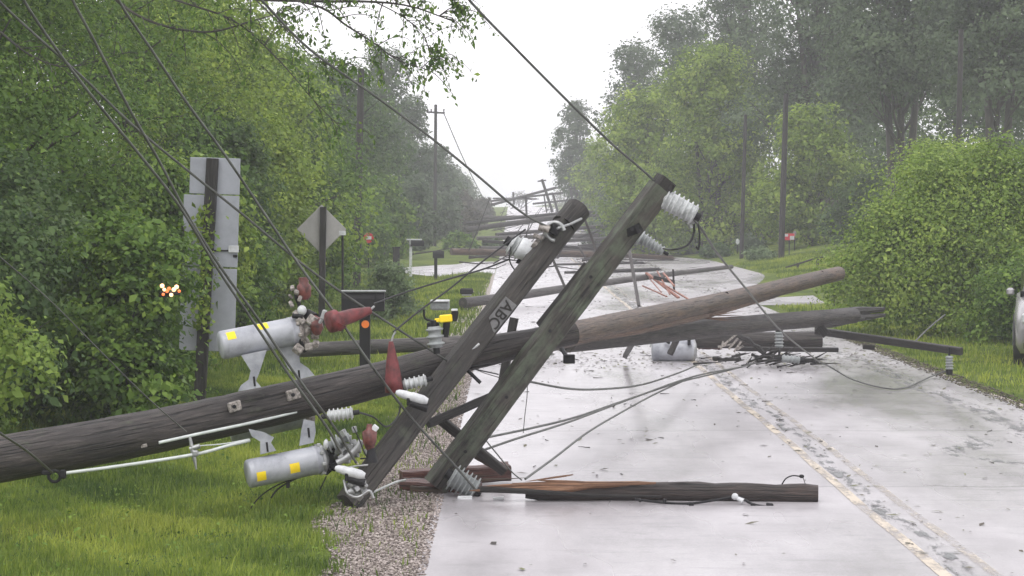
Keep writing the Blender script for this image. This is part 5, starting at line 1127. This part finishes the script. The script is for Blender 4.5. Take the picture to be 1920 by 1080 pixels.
wire('thin wire hanging between the slanting pole and the right leaning crossarm foot', [(800, 752, 21.9), (836, 700, 22), (880, 690, 22.3), (910, 700, 22.8), (960, 715, 23)], .004, name='cable', cat='cable')

# ------------------------------------------------------------------ silver car at the right edge
def car():
    X0, X1, Yf, L = 7.52, 9.34, 40.0, 4.6; g = ground(8.4, 41)
    cx = (X0 + X1) / 2; r = thing('parked_car', 'silver grey car parked on the grass, cut off by the right edge of the photo', 'car', (cx, Yf + L/2, g))
    PAINT = plain('silver_car_paint', (.42, .41, .42), .25, .5, .05, 3); GLASS = plain('dark_car_glass', (.02, .022, .025), .08, 0, .05, 3); TY = plain('tyre_rubber', (.02, .02, .02), .7, 0, .1, 20)
    hw_ = (X1 - X0)/2
    def loft(name, prof, mat, par):     # prof: (y, half width, z low, z high, upper half width)
        V = []; Fc = []
        for (y, w0, zl, zh, w1) in prof:
            zm = zl + (zh - zl) * .55; V += [(cx - w0*.93, Yf + y, g + zl), (cx - w0, Yf + y, g + zl + .12), (cx - w0, Yf + y, g + zm), (cx - w1, Yf + y, g + zh - .04), (cx - w1*.9, Yf + y, g + zh),
                                             (cx + w1*.9, Yf + y, g + zh), (cx + w1, Yf + y, g + zh - .04), (cx + w0, Yf + y, g + zm), (cx + w0, Yf + y, g + zl + .12), (cx + w0*.93, Yf + y, g + zl)]
        n = 10
        for i in range(len(prof) - 1):
            for k in range(n): Fc.append((i*n + k, i*n + (k+1) % n, (i+1)*n + (k+1) % n, (i+1)*n + k))
        Fc.append(tuple(range(n))); Fc.append(tuple(range((len(prof)-1)*n + n - 1, (len(prof)-1)*n - 1, -1)))
        b = MB(); b.add(V, Fc); return b.build(name, mat, par)
    body = loft('body', [(0, hw_*.8, .35, .72, hw_*.74), (.06, hw_*.9, .24, .84, hw_*.82), (.25, hw_*.97, .2, .92, hw_*.88), (.9, hw_, .2, 1.0, hw_*.93), (1.35, hw_, .2, 1.06, hw_*.95), (3.4, hw_, .2, 1.06, hw_*.95), (4.3, hw_*.98, .22, 1.04, hw_*.93), (4.6, hw_*.9, .32, .95, hw_*.85)], PAINT, r)
    roof = loft('cabin', [(1.15, hw_*.9, 1.0, 1.06, hw_*.86), (1.9, hw_*.88, 1.0, 1.58, hw_*.7), (2.4, hw_*.88, 1.0, 1.65, hw_*.7), (3.9, hw_*.88, 1.0, 1.62, hw_*.7), (4.45, hw_*.88, 1.0, 1.1, hw_*.8)], GLASS, r)
    b = MB(); b.box((cx, Yf + 2.95, g + 1.65), hw_*1.38, 1.9, .05, None, .02)
    b.build('roof', PAINT, r)
    for s in (-1, 1):
        for y in (.85, 3.7):
            x = cx + s * (hw_ - .1); w_ = MB(); w_.lathe((x - .12, Yf + y, g + .34), (x + .12, Yf + y, g + .34), [(0, .2), (.03, .32), (.15, .345), (.85, .345), (.97, .32), (1, .2)], n=28); wh = w_.build('wheel', TY, r)
            w_ = MB(); w_.lathe((x - .125, Yf + y, g + .34), (x + .125, Yf + y, g + .34), [(0, .04), (.02, .2), (.98, .2), (1, .04)], n=10); w_.build('rim', METAL, wh)
        b = MB(); b.box((cx + s*hw_*.72, Yf + .06, g + .74), .3, .12, .16, Matrix.Rotation(s*.25, 3, 'Z'), .03); b.build('headlight', WHITEP, r)
        b = MB(); b.box((cx + s*(hw_ + .06), Yf + 1.55, g + 1.1), .12, .1, .12, None, .03); b.build('wing_mirror', PAINT, r)
        b = MB(); b.box((cx + s*hw_*.75, Yf + .1, g + .42), .18, .08, .1, None, .02); b.build('fog_lamp', GLASS, r)
    b = MB(); b.box((cx, Yf - .005, g + .6), hw_*1.0, .06, .2, None, .02); b.build('grille', BLACKM, r)
    b = MB(); b.box((cx, Yf + .03, g + .33), hw_*1.7, .12, .14, None, .03); b.build('bumper', BLACKM, r)
    b = MB(); b.box((cx, Yf + 2.3, g + .22), hw_*1.9, 3.2, .1, None, .02); b.build('sill', BLACKM, r)
    r.rotation_euler = (0, 0, math.radians(-10.6)); r.location.x = .1866 * 42.3 + 1.0
car()

# ------------------------------------------------------------------ rain haze
m = bpy.data.materials.new('haze'); m.use_nodes = True; t = m.node_tree; t.nodes.clear()
o_ = t.nodes.new('ShaderNodeOutputMaterial'); pv = t.nodes.new('ShaderNodeVolumePrincipled')
pv.inputs['Color'].default_value = (.95, .96, 1.0, 1); pv.inputs['Density'].default_value = 0.0011; pv.inputs['Anisotropy'].default_value = .2
t.links.new(pv.outputs[0], o_.inputs['Volume'])
b = MB(); b.box((0, 720, 10), 860, 1620, 26); hz = b.build('haze', m, kind='stuff', label='pale rain mist filling the air over the road', cat='haze', base=(0, 700, 10))
